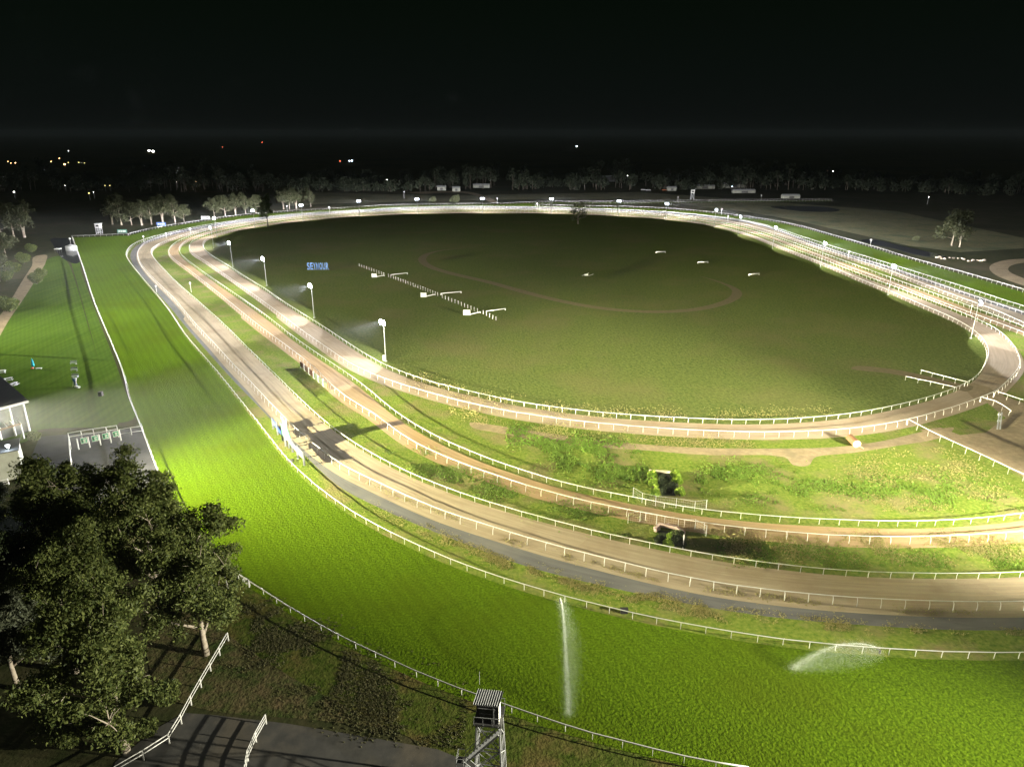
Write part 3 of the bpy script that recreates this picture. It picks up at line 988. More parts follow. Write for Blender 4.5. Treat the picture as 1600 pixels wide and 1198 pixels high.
# ------------------------------------------------------------------ row of brush hurdles by the orange track
M['brush'] = mat('brush_panel', (.085, .040, .025), (.15, .075, .045), 6, .6, .9)
M['brush_green'] = mat('green_brush_panel', (.10, .14, .08), (.17, .19, .12), 6, .6, .9)
M['rust'] = mat('rusty_orange', (.42, .12, .03), (.50, .17, .05), 3, .2, .7)
hA, hB = at(469.5, 574), at(513.6, 611)
names = ['brown brush hurdle at the far end of the row beside the orange track', 'second brown brush hurdle from the far end of the row', 'third brown brush hurdle from the far end of the row',
         'grey green brush hurdle just past the brown ones in the row', 'grey green brush hurdle, second from the near end of the row', 'brush hurdle with an orange end post at the near end of the row']
for k in range(6):
    a = hA.lerp(hB, k / 6 + .014); b = hA.lerp(hB, (k + 1) / 6 - .014)
    r = empty('brush_hurdle', (0, 0, 0), 0, names[k], 'hurdle', 'brush hurdles parked in a row')
    vboard('brush', a.lerp(b, .04), a.lerp(b, .96), .35, 1.75, M['brush' if k < 3 else 'brush_green'], r, .25)
    for p in (a, b):
        MB().beam((p.x, p.y, 0), (p.x, p.y, 1.9), .14).build('post', M['rust'] if (k == 5 and p is b) else M['white'], r)
    mb = MB(); mb.beam((a.x, a.y, .3), (b.x, b.y, .3), .1); mb.build('bottom_rail', M['white'], r)

# ------------------------------------------------------------------ wooden roller on the bare path
p = at(1338, 699)
r = empty('log_roller', (0, 0, 0), 0, 'brown wooden roller lying on the bare path in the middle strip', 'roller')
q = at(1328, 689.5)
u = Vector((q.x - p.x, q.y - p.y, 0)).normalized()
M['wood'] = mat('brown_wood', (.13, .06, .03), (.20, .10, .05), 4, .3, .8)
M['pale_wood'] = mat('pale_cut_wood', (.62, .42, .24), (.72, .52, .32), 4, .1, .8)
c0 = Vector((p.x, p.y, .75)); c1 = c0 + u * 3.2
MB().tube([c0, c1], .72, 16).build('barrel', M['wood'], r, False)
e = MB(); e.tube([c0 - u * .08, c0 + u * .02], .74, 16); e_ = e.build('end_disc', M['pale_wood'], r)
for dx in (-.28, .28):
    s_ = Vector((-u.y, u.x, 0)) * dx
    e2 = MB(); e2.tube([c0 - u * .10 + s_ + Vector((0, 0, dx * .4)), c0 - u * .07 + s_ + Vector((0, 0, dx * .4))], .13, 8); e2.build('hole', M['wood'], e_)
mb = MB(); mb.beam(c0 - u * .1, c0 - u * 1.3 + Vector((.9, .2, -.5)), .1); mb.beam(c0 - u * .1 + Vector((.5, 0, -.3)), c0 - u * 1.3 + Vector((.9, .2, -.5)), .1); mb.build('drawbar', M['pale_wood'], r)

# two grey troughs by the yard
a, b = at(1562.5, 647.5), at(1560, 671)
r = empty('metal_ramp', (0, 0, 0), 0, 'narrow grey metal ramp lying at the corner of the dirt yard', 'ramp')
for dx in (-.25, .3):
    mb = MB(); mb.beam((a.x + dx, a.y, .5), (b.x + dx, b.y, .12), .26, .12); mb.build('plank', M['grey_metal'], r)
for f in (.05, .5): 
    c = a.lerp(b, f); MB().box((c.x, c.y, .2), (.9, .15, .4)).build('support', M['grey_metal'], r)

# ------------------------------------------------------------------ culvert, headwalls, wire fences
M['concrete'] = mat('old_concrete', (.36, .31, .24), (.50, .44, .36), 2, .3, .9)
M['stone'] = mat('pinkish_stone', (.30, .20, .18), (.48, .38, .33), 2, .5, .9, c3=(.12, .08, .08), scale3=1.0)
px_sheet('ditch', [(1029, 739), (1044, 738), (1053, 745), (1056, 775), (1034, 775), (1028, 755)], Z * 4.9, mat('wet_ditch', (.012, .018, .008), (.03, .045, .015), 1, .5, .6), 2, curve=False)
a, b = at(1015, 737), at(1056, 740)
r = empty('culvert_headwall', (0, 0, 0), 0, 'pale concrete headwall at the top of the dark ditch', 'headwall')
mb = MB(); mb.beam((a.x, a.y, .2), (b.x, b.y, .2), .35, .5); mb.build('wall', M['concrete'], r)
mb = MB(); mb.beam((a.x, a.y, .25), (a.x + .8, a.y - 2.2, .15), .3, .45); mb.build('wing', M['concrete'], r)
mb = MB(); mb.beam((b.x, b.y, .25), (b.x - .6, b.y - 2.2, .15), .3, .45); mb.build('wing', M['concrete'], r)
a, b = at(1030, 824), at(1057, 829)
r = empty('stone_culvert', (0, 0, 0), 0, 'pinkish stone culvert mouth between the sand and orange tracks', 'culvert')
px_sheet('ditch', [(1028, 828), (1062, 832), (1064, 852), (1030, 848)], Z * 2.9, bpy.data.materials['wet_ditch'], 2, curve=False)
mb = MB(); mb.beam((a.x, a.y, .55), (b.x, b.y, .55), .5, .5); mb.build('lintel', M['stone'], r)
for s_, c in ((-1, a), (1, b)):
    mb = MB(); mb.beam((c.x, c.y, .35), (c.x + s_ * .9, c.y - 1.3, .2), .45, .8); mb.build('wing', M['stone'], r)
rng = random.Random(5)


def rock(p, s, parent=None, m='stone', name='rock'):
    bm = bmesh.new(); bmesh.ops.create_icosphere(bm, subdivisions=2, radius=s)
    for v in bm.verts:
        v.co *= rng.uniform(.78, 1.15); v.co.z *= .6
    me = bpy.data.meshes.new(name); bm.to_mesh(me); bm.free(); me.materials.append(M[m])
    return link(name, me, parent, (p.x, p.y, s * .25))


for px, s, lab in (((1026, 827), .55, 'rock left of the stone culvert mouth'), ((1062, 831), .7, 'dark rock right of the stone culvert mouth'), ((1044, 821), .45, 'small rock lying on top of the stone culvert mouth')):
    o = rock(at(*px), s); tag(o, lab, 'rock', 'rocks round the culvert')


def wire_fence(tops, hpx, label):
    W = [at(x, y + hpx) for x, y in tops]
    r = empty('wire_fence', (0, 0, 0), 0, label, 'fence')
    h = 1.9
    for p in W: MB().tube([(p.x, p.y, 0), (p.x, p.y, h)], .045, 6).build('post', M['grey_metal'], r)
    mb = MB()
    for a, b in zip(W, W[1:]):
        for z in (.15, .55, .95, 1.35, h - .05): mb.beam((a.x, a.y, z), (b.x, b.y, z), .012 if z < h - .1 else .035)
        n = max(2, int((b - a).length / .35))
        for k in range(1, n):
            p = a.lerp(b, k / n); mb.beam((p.x, p.y, .1), (p.x, p.y, h - .05), .006)
    mb.build('wire', M['grey_metal'], r)


wire_fence([(989, 760), (1003, 768.8), (1024, 773.4), (1056, 777), (1085, 782), (1103, 779.4)], 17, 'wire fence below the ditch, against the inner orange track rail')
wire_fence([(981, 799.6), (999.7, 796.8), (1025.5, 801.4), (1059, 808.8), (1085.6, 809.7), (1103, 819.8)], 18, 'wire fence above the stone culvert, against the outer orange track rail')
p = at(1067, 857); tag(MB().tube([(p.x, p.y, 0), (p.x, p.y, 2.4)], .07, 6).build('fence_post', M['white_dirty']), 'single tall thin post beside the dark shrubs on the green strip', 'post')

# ------------------------------------------------------------------ lookout tower in the foreground
def lookout():
    Yb = 49.5
    r = empty('lookout_tower', (-2.0, Yb, 0), R(-7), 'dark cabin with corrugated roof on a steel lattice tower in the foreground', 'tower')
    hp = 9.2                                        # platform
    mt = M['grey_metal']
    W = 1.0
    legs = []
    for sx_ in (-1, 1):
        for sy in (-1, 1):
            mb = MB(); mb.beam((sx_ * 1.35, sy * 1.35, 0), (sx_ * W, sy * W, hp), .13); mb.build('leg', mt, r)
    br = MB()
    lv = [0, 2.1, 4.2, 6.3, hp]
    for a, b in zip(lv, lv[1:]):
        wa = 1.35 - (1.35 - W) * a / hp; wb = 1.35 - (1.35 - W) * b / hp
        for s in (-1, 1):
            for ax in (0, 1):
                def q(u, v, z): return (u, v, z) if ax == 0 else (v, u, z)
                br.beam(q(-wa, s * wa, a), q(wb, s * wb, b), .07); br.beam(q(wa, s * wa, a), q(-wb, s * wb, b), .07)
                br.beam(q(-wb, s * wb, b), q(wb, s * wb, b), .08)
    br.build('bracing', mt, r)
    MB().box((0, 0, hp + .05), (2.5, 2.5, .12)).build('platform', M['dark_metal'], r)
    cab = MB()
    cab.box((0, .15, hp + 1.15), (1.9, .06, 2.1)); cab.box((-.95, -.4, hp + 1.15), (.06, 1.1, 2.1)); cab.box((0, -.95, hp + 1.15), (1.9, .06, 2.1))
    cab.build('cabin', mat('dark_cladding', (.018, .02, .022), (.03, .032, .034), 3, 0, .6), r)
    mb = MB(); mb.box((.95, -.4, hp + 1.15), (.06, 1.1, 2.1)); mb.build('lit_side_panel', M['white_dirty'], r)  # right wall coloured pale for the light falling on this side
    mb = MB(); mb.box((.52, -1.0, hp + 1.0), (.07, .03, 1.7)); mb.box((-.1, -1.0, hp + 1.75), (1.5, .03, .05)); mb.build('window_trim', mt, r)
    MB().box((-.15, -.99, hp + 1.1), (1.2, .02, 1.2)).build('window', M['water_dark'], r)
    # corrugated skillion roof, falling towards the camera
    mb = MB(); n = 44
    for i in range(n + 1):
        x = -1.12 + 2.24 * i / n
        z = .055 * math.cos(i * PI * 2 / 4)
        mb.v += [(x - .1, -1.2, hp + 2.3 + z), (x + .1, .4, hp + 2.55 + z), (x - .1, -1.2, hp + 2.22 + z), (x + .1, .4, hp + 2.47 + z)]
    for i in range(n):
        a = i * 4; b = a + 4
        mb.f += [(a, b, b + 1, a + 1), (a + 2, a + 3, b + 3, b + 2), (a, a + 2, b + 2, b), (a + 1, b + 1, b + 3, a + 3)]
    mb.build('roof', M['grey_metal'], r)
    rl = MB()
    for s in (-1, 1):
        for x in (-1.2, -.4, .4, 1.2): rl.beam((x, s * 1.22, hp), (x, s * 1.22, hp + .95), .04)
        rl.beam((-1.2, s * 1.22, hp + .95), (1.2, s * 1.22, hp + .95), .05)
    rl.build('railing', mt, r)
    st = MB()
    # zigzag stairs on the camera side
    pts = [(-1.9, -1.7, 5.6), (1.1, -1.7, hp)], [(-1.9, -2.3, 5.6), (1.1, -2.3, 2.8)], [(1.1, -1.7, 2.8), (-1.9, -1.7, 0)]
    for a, b in pts:
        for dy in (-.3, .3):
            st.beam((a[0], a[1] + dy, a[2]), (b[0], b[1] + dy, b[2]), .06, .16)
            st.beam((a[0], a[1] + dy, a[2] + .9), (b[0], b[1] + dy, b[2] + .9), .04)
        for k in range(11):
            f = (k + .5) / 11
            c = [a[i] + (b[i] - a[i]) * f for i in range(3)]
            st.box(c, (.26, .6, .03))
    st.build('stairs', mt, r)
    ld = MB(); ld.box((-2.25, -1.95, 5.6), (.8, 1.3, .08)); ld.build('landing', M['dark_metal'], r)
    lr = MB()
    for x in (-2.6, -1.95):
        for y in (-2.5, -1.4): lr.beam((x, y, 5.6), (x, y, 6.6), .04)
    for y in (-2.5, -1.4): lr.beam((-2.6, y, 6.6), (-1.95, y, 6.6), .04)
    lr.beam((-2.6, -2.5, 6.6), (-2.6, -1.4, 6.6), .04); lr.beam((-2.6, -2.5, 6.1), (-2.6, -1.4, 6.1), .04)
    lr.build('landing_railing', mt, r)
    MB().tube([(-1.0, .9, hp + 2.6), (-1.0, .9, hp + 4.0)], .02, 5).build('aerial', mt, r)


lookout()

# ------------------------------------------------------------------ white fences of the foreground, gate panels
def rail_fence(P, levels, label, hmax, every=2.6, name='rail_fence', r_=.055, cat='fence'):
    W = [at(x, y, hmax).to_2d().to_3d() for x, y in P]
    W = resample(catmull(W, False, 6) if len(W) > 2 else W, every)
    r = empty(name, (0, 0, 0), 0, label, cat)
    for z in levels:
        mb = MB(); mb.tube([(p.x, p.y, z) for p in W], r_, 6); mb.build('rail', M['white'], r, True)
    for p in W:
        MB().beam((p.x, p.y, 0), (p.x, p.y, hmax), .11).build('post', M['white'], r)
    return r, W


rail_fence([(178, 1197), (232, 1166), (265, 1144), (274, 1129), (295, 1090), (315.6, 1054), (355, 988)], (1.2, .75), 'two rail white fence below the big trees, running up from the bottom edge', 1.2)
rail_fence([(380, 1204), (388, 1163), (401.5, 1138), (414, 1116)], (1.25, .9, .5), 'short three rail white fence at the bottom of the picture', 1.25)
r, W = rail_fence([(302, 846), (320, 862), (344, 879), (388, 906)], (1.2, .3), 'white gate panels between the outer turf rail and the trees', 1.15, 2.4, 'gate_panel', cat='gate')
mb = MB()
for a, b in zip(W, W[1:]):
    for k in range(1, 14):
        p = a.lerp(b, k / 14); mb.beam((p.x, p.y, .3), (p.x, p.y, 1.2), .03)
mb.build('mesh_infill', M['white_dirty'], r)
p, q = at(345, 884), at(357, 920)
tag(MB().beam((p.x, p.y, 1.2), (q.x, q.y, .1), .12).build('fallen_rail', M['white']), 'single pale rail leaning down from the white gate panels', 'rail')

# ------------------------------------------------------------------ winners stalls
def stalls():
    r = empty('horse_stalls', (0, 0, 0), 0, 'white railed horse stalls with four green signs on dark paving', 'stalls')
    def rails(P, z, name='rail', w_=.09):
        W = [at(x, y, z) for x, y in P]
        for a, b in zip(W, W[1:]):
            MB().beam(a, b, w_).build(name, M['white'], r)
    # back frame, px on the top plane
    back = [(106, 676.5), (126, 673), (145, 670), (165, 667), (182, 664.5)]
    front = [(107, 682.5), (127, 679), (147, 676.5), (168, 673), (184, 670)]
    rails(back, 2.6); rails(front, 2.6)
    for a, b in zip(back, front):
        rails([a, b], 2.6)
    for x, y in back + front[:1]:
        p = at(x, y, 2.6); MB().beam((p.x, p.y, 0), (p.x, p.y, 2.6), .1).build('post', M['white'], r)
    # partition posts with signs between
    posts = [(119.5, 685), (137, 682), (154, 678.5), (170.5, 675), (186, 671.5)]
    for x, y in posts:
        p = at(x, y, 2.3); MB().beam((p.x, p.y, 0), (p.x, p.y, 2.3), .16).build('post', M['white'], r)
    P = [at(x, y, 2.3) for x, y in posts]
    for k, (a, b) in enumerate(zip(P, P[1:])):
        a2, b2 = a.lerp(b, .30), a.lerp(b, .93)
        v = Vector((a2.x, a2.y, 0)), Vector((b2.x, b2.y, 0))
        s = vboard('sign', v[0], v[1], 1.05, 2.25, M['white'], r, .06)
        f0, f1 = v[0].lerp(v[1], .08) - Vector((0, .05, 0)), v[0].lerp(v[1], .92) - Vector((0, .05, 0))
        vboard('sign_face', f0, f1, 1.15, 2.15, M['green_sign'], s, .03)
        g0 = Vector((0, -.03, 0))
        for (u0, u1, z0, z1) in ((.1, .32, 1.35, 1.95), (.42, .9, 1.75, 1.92), (.42, .78, 1.5, 1.64), (.42, .9, 1.28, 1.4)):
            vboard('sign_marking', f0.lerp(f1, u0) + g0, f0.lerp(f1, u1) + g0, z0, z1, M['white'] if z0 != 1.35 else M['black'], s, .02)
    return r


stalls()
rail_fence([(106, 677), (108, 700), (111, 724)], (1.9, 1.0), 'white side fence running towards the trees from the horse stalls', 1.9, 5.0)
rail_fence([(185, 671), (202, 668), (222, 665.5)], (1.6, .6), 'white fence joining the horse stalls to the outer turf rail', 1.6, 3.0)

# ------------------------------------------------------------------ buildings at the left edge
M['roof_dark'] = mat('dark_roof', (.050, .055, .058), (.075, .08, .084), 2, .2, .5, stretch=(1, .1, 1))
M['wall_pale'] = mat('pale_wall', (.30, .31, .25), (.38, .39, .32), .8, .1, .8)
M['wall_cream'] = mat('cream_boards', (.30, .26, .18), (.36, .32, .23), 1, .2, .8)


def slab(P, th):
    mb = MB(); n = len(P)
    mb.v = [tuple(p) for p in P] + [(p[0], p[1], p[2] - th) for p in P]
    top = tuple(range(n))
    a, b, c = (Vector(P[i]) for i in (0, 1, 2))
    if (b - a).cross(c - b).z < 0: top = tuple(reversed(top))
    mb.f = [top, tuple(n + i for i in reversed(top))]
    for i in range(n):
        j = (i + 1) % n
        mb.f.append((i, j, n + j, n + i))
    return mb


def wall_poly(a, b, z0, z1, m, parent, name='wall', th=.25):
    return vboard(name, Vector((a[0], a[1], 0)), Vector((b[0], b[1], 0)), z0, z1, m, parent, th)


r = empty('grandstand', (0, 0, 0), 0, 'dark roofed grandstand corner with a pale fascia at the left edge', 'grandstand')
c = [at(44, 625, 7.0), at(-90, 660, 7.0), at(-90, 520, 9.0), at(-4, 583, 7.6)]
slab([(p.x, p.y, p.z) for p in c], .3).build('roof', M['roof_dark'], r)
mb = MB(); mb.beam(at(44.5, 627, 6.9), at(-90, 662, 6.9), .35, .45); mb.build('fascia', M['white'], r)
i0, i1 = at(30, 632, 6.6), at(-90, 664, 6.6)
off = Vector((-.5, 2.2, 0))
wall_poly(i0 + off, i1 + off, 0, 6.6, M['roof_dark'], r)  # wall takes the dark roof colour to stand for shade under the roof
mb = MB()
for k in range(5): p = (i0 + off).lerp(i1 + off, k / 5) + Vector((0, -.4, 0)); mb.beam((p.x, p.y, 0), (p.x, p.y, 6.5), .25)
mb.build('column', M['white_dirty'], r)
r = empty('pergola', (0, 0, 0), 0, 'slatted pergola with pale beams in front of the grandstand', 'pergola')
a0, a1, b0, b1 = at(-60, 652, 3.2), at(12, 638, 3.2), at(-30, 680, 3.2), at(32, 662, 3.2)
for k in range(7):
    f = k / 6
    MB().beam(a0.lerp(a1, f), b0.lerp(b1, f), .22, .3).build('beam', M['white_dirty'], r)
for (p, q) in ((a0, a1), (b0, b1)):
    MB().beam(p, q, .2, .3).build('beam', mat('brown_timber', (.12, .07, .04), (.18, .11, .07), 3, .2, .8), r)
for p in (a0, a1, b0, b1): MB().beam((p.x, p.y, 0), (p.x, p.y, 3.1), .2).build('post', M['white_dirty'], r)
r = empty('club_building', (0, 0, 0), 0, 'low dark roofed building with a pale wall and a bright lamp', 'building')
h1 = hz(750, 708)
w0, w1 = at(2, 752), at(37, 745)
dirn = (w1 - w0).normalized(); back = Vector((-dirn.y, dirn.x, 0))
if back.y < 0: back = -back
W0 = w0 - dirn * 9
q = [W0, w1, w1 + back * 5.5, W0 + back * 5.5]
for a, b in zip(q, q[1:] + q[:1]): wall_poly(a, b, 0, h1, M['wall_pale'], r)
slab([(p.x, p.y, h1 + .15) for p in (W0 - back * .3 , w1 - back * .3 + dirn * .3, w1 + back * 5.8 + dirn * .3, W0 + back * 5.8)], .15).build('roof', M['roof_dark'], r)
lp = w1 + back * .8 - dirn * 1.2
hd = MB().box((lp.x, lp.y, h1 + .9), (.7, .4, .35)).build('lamp', M['grey_metal'], r)
MB().box((lp.x + .1, lp.y - .23, h1 + .85), (.6, .05, .3)).build('lens', M['lens'], hd)
MB().beam((lp.x, lp.y, h1), (lp.x, lp.y, h1 + .8), .1).build('lamp_post', M['grey_metal'], r)
ld = bpy.data.lights.new('wall_lamp', 'POINT'); ld.energy = K * .006; ld.color = (.85, .93, 1); ld.shadow_soft_size = .2
lo = bpy.data.objects.new('wall_lamp', ld); lo.location = (lp.x + .3, lp.y - .7, h1 + 1.4); COL.objects.link(lo)
r = empty('cottage', (0, 0, 0), 0, 'cream boarded cottage with a corrugated roof under the trees at the left edge', 'cottage')
w0, w1 = at(-60, 903), at(58, 858)
hh = hz(871, 838)
dirn = (w1 - w0).normalized(); back = Vector((-dirn.y, dirn.x, 0))
if back.y < 0: back = -back
q = [w0, w1, w1 + back * 6, w0 + back * 6]
for a, b in zip(q, q[1:] + q[:1]): wall_poly(a, b, 0, hh, M['wall_cream'], r)
for f in (.66, .72):
    c_ = w0.lerp(w1, f)
    vboard('window', c_ - back * .15, c_ + dirn * .75 - back * .15, hh * .62, hh * .88, M['water_dark'], r, .06)
mb = MB(); n = 60
e0, e1 = w0 - back * .5 - dirn * .3, w1 - back * .5 + dirn * .3
for i in range(n + 1):
    p = e0.lerp(e1, i / n); zz = .04 * math.cos(i * PI)
    for d_, z_ in ((0, 0), (3.5, 1.3), (7.0, 0)):
        s_ = p + back * d_; mb.v.append((s_.x, s_.y, hh + .1 + z_ + zz))
for i in range(n):
    for k in (0, 1):
        a = i * 3 + k; mb.f.append((a, a + 3, a + 4, a + 1))
mb.build('roof', M['grey_metal'], r)
r = empty('white_fence', (0, 0, 0), 0, 'short white slatted fence between the pale building and the cottage', 'fence')
a, b = at(-30, 768), at(14, 757)
for z in (.3, .7, 1.1): MB().beam((a.x, a.y, z), (b.x, b.y, z), .12, .1).build('rail', M['white'], r)
for k in range(4): p = a.lerp(b, k / 3); MB().beam((p.x, p.y, 0), (p.x, p.y, 1.25), .12).build('post', M['white'], r)

# ------------------------------------------------------------------ things on the lawn
def picnic(px, rz, label):
    p = at(*px)
    r = empty('picnic_table', (p.x, p.y, 0), rz, label, 'picnic table', 'white tables on the lawn edge')
    MB().box((0, 0, .75), (1.8, .8, .07)).build('table_top', M['white'], r)
    for s in (-1, 1):
        MB().box((0, s * .8, .45), (1.8, .28, .06)).build('bench', M['white'], r)
        MB().box((s * .7, 0, .4), (.09, 1.6, .09)).build('crossbar', M['white'], r)
        MB().box((s * .7, 0, .37), (.1, .4, .72)).build('leg', M['white'], r)


picnic((3, 583), .4, 'white picnic table half cut by the left edge of the picture')
picnic((14, 595), .8, 'white picnic table at the corner of the grandstand roof')
picnic((22, 603), 1.4, 'white picnic table nearest the lawn, right of the grandstand corner')
p = at(53, 576)
r = empty('parasol', (p.x, p.y, 0), 0, 'closed turquoise parasol standing on the lawn with a red foot', 'parasol')
M['cyan'] = mat('turquoise_cloth', (.02, .30, .36), (.03, .38, .45), 3, .1, .8)
M['red'] = mat('red_plastic', (.45, .04, .02), rough=.5)
MB().tube([(0, 0, 0), (0, 0, 2.9)], .03, 6).build('pole', M['grey_metal'], r)
mb = MB(); mb.tube([(0, 0, .7), (0, 0, 1.2), (0, 0, 2.2), (0, 0, 2.85)], .3, 10, rr=[.34, .38, .24, .05]); mb.build('canopy', M['cyan'], r, True)
MB().box((-.35, 0, .15), (.5, .5, .3)).build('foot', M['red'], r)
p = at(61, 576.5)
tag(MB().box((p.x, p.y, .25), (1.5, .5, .12)).box((p.x - .6, p.y, .1), (.1, .4, .2)).box((p.x + .6, p.y, .1), (.1, .4, .2)).build('low_bench', M['white_dirty']), 'low pale bench on the lawn beside the turquoise parasol', 'bench')
p = at(117, 604)
r = empty('banner_stand', (p.x, p.y, 0), R(-25), 'blue banner on a white frame with a white foot, standing on the lawn', 'banner')
mb = MB(); mb.box((0, .2, 1.1), (.95, .06, 1.9), 0, .25); mb.build('banner', M['blue'], r)
mb = MB(); mb.beam((.5, -.15, 0), (.5, .4, 2.05), .12); mb.beam((-.5, -.15, 0), (-.5, .4, 2.05), .1); mb.beam((-.7, .42, 2.1), (.5, .42, 2.1), .16); mb.build('frame', M['white'], r)
MB().box((1.1, -.1, .2), (1.5, .5, .35)).build('foot_board', M['white'], r)
for px, lab in (((115, 569), 'grey bench farthest up the lawn above the blue banner'), ((116, 579.5), 'grey bench in the middle of the row above the blue banner'), ((117.5, 590), 'grey bench closest to the blue banner')):
    p = at(*px)
    r = empty('lawn_bench', (p.x, p.y, 0), .1, lab, 'bench', 'grey benches on the lawn')
    MB().box((0, 0, .45), (1.6, .4, .06)).build('seat', M['grey_metal'], r)
    MB().box((0, .25, .8), (1.6, .05, .35)).build('backrest', M['grey_metal'], r)
    for x in (-.7, .7):
        for y in (-.15, .2): MB().box((x, y, .22), (.06, .06, .44)).build('leg', M['grey_metal'], r)
p = at(158, 618)
tag(MB().box((p.x, p.y, .45), (.8, .8, .9)).box((p.x, p.y, .95), (.9, .9, .08)).build('rubbish_bin', M['dark_metal']), 'small dark bin on the horse walk beside the outer turf rail', 'bin')
p = at(975, 957)
tag(MB().box((p.x, p.y, .3), (.9, .5, .6)).box((p.x, p.y, .62), (1.0, .6, .06)).build('valve_box', M['black']), 'small black box under the inner turf rail', 'box')
p = at(454, 721)
tag(MB().box((p.x, p.y, .2), (.9, .4, .4)).box((p.x + .3, p.y, .45), (.3, .3, .12)).build('camera_box', M['dark_metal']), 'small dark box on the grass in front of the low white board', 'box')

# mast at the left, out of the frame, whose long shadow crosses the lawn and the turf
p = at(-30, 552)
r = empty('lamp_tower', (p.x, p.y, 0), R(35), 'tall lamp tower beside the grandstand whose shadow crosses the turf', 'lamp tower')
MB().tube([(0, 0, 0), (0, 0, 17)], .28, 8).build('mast', M['grey_metal'], r)
MB().box((0, 0, 17.6), (4.2, .4, 2.6)).build('lamp_panel', M['dark_metal'], r)

# ------------------------------------------------------------------ far towers and signs
def far_tower(x0, x1, yt, ym, yb, label):
    a, b = at(x0, yb), at(x1, yb)
    w_ = b.x - a.x; c = (a + b) / 2
    z1, z0 = hz(yb, yt), hz(yb, ym)
    r = empty('stewards_tower', (c.x, c.y, 0), 0, label, 'tower')
    MB().box((0, 0, (z0 + z1) / 2), (w_, w_ * .8, z1 - z0)).build('cabin', M['white_dirty'], r)
    MB().box((w_ * .05, 0, z1 + .15), (w_ * 1.15, w_, .3)).build('roof', M['white'], r)
    MB().box((0, -w_ * .41, (z0 + z1) / 2 + .1), (w_ * .6, .05, (z1 - z0) * .4)).build('window', M['black'], r)
    for s in (-1, 1):
        for t in (-1, 1): MB().beam((s * w_ * .45, t * w_ * .35, 0), (s * w_ * .45, t * w_ * .35, z0), .25).build('leg', M['grey_metal'], r)
    mb = MB()
    for s in (-1, 1):
        mb.beam((-w_ * .45, s * w_ * .35, 0), (w_ * .45, s * w_ * .35, z0), .18); mb.beam((w_ * .45, s * w_ * .35, 0), (-w_ * .45, s * w_ * .35, z0), .18)
    mb.build('bracing', M['grey_metal'], r)


far_tower(152, 159.5, 349.8, 356, 365.5, 'small white stewards tower behind the far left rail')
far_tower(1079, 1084, 297, 302, 311.8, 'small white judges tower beyond the far chute')


def far_sign(x0, x1, yt, yb, m, label, mark=None):
    a, b = at(x0, yb), at(x1, yb)
    r = empty('advertising_board', (0, 0, 0), 0, label, 'sign', 'boards behind the far left rail')
    h = hz(yb, yt)
    vboard('panel', a, b, h * .25, h, M[m], r, .15)
    for f in (.05, .95): p = a.lerp(b, f); MB().beam((p.x, p.y + .2, 0), (p.x, p.y + .2, h), .15).build('post', M['grey_metal'], r)
    if mark:
        for u0, u1 in ((.12, .3), (.36, .5), (.56, .88)):
            vboard('lettering_bar', a.lerp(b, u0) - Vector((0, .12, 0)), a.lerp(b, u1) - Vector((0, .12, 0)), h * .45, h * .78, M[mark], r, .04)


far_sign(184, 199, 358.6, 365.6, 'mint', 'pale green advertising board behind the far left rail', 'white')
far_sign(245.5, 259.5, 347.5, 354, 'blue', 'blue advertising board in front of the far trees', 'white')
far_sign(315, 328, 337.8, 343.5, 'white', 'white advertising board with dark marks beside the turf bend', 'black')
a, b = at(111, 372), at(99, 388)
p = at(112, 391)
r = empty('water_tank', (p.x, p.y, 0), 0, 'round grey water tank beside the dark dam, left of the turf chute', 'tank')
mb = MB(); mb.tube([(0, 0, 0), (0, 0, 2.2), (0, 0, 3.0)], 2.6, 16, rr=[2.7, 2.7, .4]); mb.build('body', M['grey_metal'], r)
MB().tube([(0, 0, 2.9), (0, 0, 3.3)], .4, 8).build('hatch', M['dark_metal'], r)
p = at(110.5, 381)
disc_post((110.5, 381), 2.6, 'white disc on a post in front of the dark dam')
p = at(91.5, 395)
r = empty('field_shelter', (p.x, p.y, 0), 0, 'tiny white roofed shelter beside the dark dam', 'shelter')
MB().box((0, 0, 2.0), (2.6, 2.2, .3)).build('roof', M['white'], r)
for x in (-1.1, 1.1):
    for y in (-.9, .9): MB().box((x, y, .95), (.12, .12, 1.9)).build('post', M['dark_metal'], r)

# ------------------------------------------------------------------ trees
M['leaf'] = mat_leaf('eucalypt_leaves', (.045, .068, .016), (.150, .175, .048))
M['leaf_grey'] = mat_leaf('grey_green_leaves', (.060, .075, .045), (.105, .115, .070))
M['leaf_dark'] = mat_leaf('dark_leaves', (.018, .030, .010), (.040, .055, .018))
M['leaf_lime'] = mat_leaf('lime_shrub_leaves', (.12, .22, .015), (.24, .34, .03))
M['leaf_far'] = mat_leaf('far_leaves', (.05, .062, .03), (.115, .12, .06))
M['leaf_wood'] = mat_leaf('woodland_leaves', (.035, .048, .028), (.08, .095, .055))


def rvec(rg):
    while True:
        v = Vector((rg.uniform(-1, 1), rg.uniform(-1, 1), rg.uniform(-1, 1)))
        if .05 < v.length < 1: return v.normalized()


def leaves(mb, c, rad, n, s, rg, flat=.75):
    for _ in range(n):
        d = rvec(rg) * (rg.random() ** .45)
        p = c + Vector((d.x * rad, d.y * rad, d.z * rad * flat))
        nrm = rvec(rg)
        u = nrm.cross(Vector((0, 0, 1)) if abs(nrm.z) < .9 else Vector((1, 0, 0))).normalized()
        v = nrm.cross(u)
        a = rg.uniform(0, 2 * PI)
        u, v = u * math.cos(a) + v * math.sin(a), v * math.cos(a) - u * math.sin(a)
        q = s * rg.uniform(.6, 1.3)
        u *= q; v *= q * .42
        k = len(mb.v)
        mb.v += [tuple(p - u), tuple(p - v), tuple(p + u), tuple(p + v)]
        mb.f.append((k, k + 1, k + 2, k + 3))


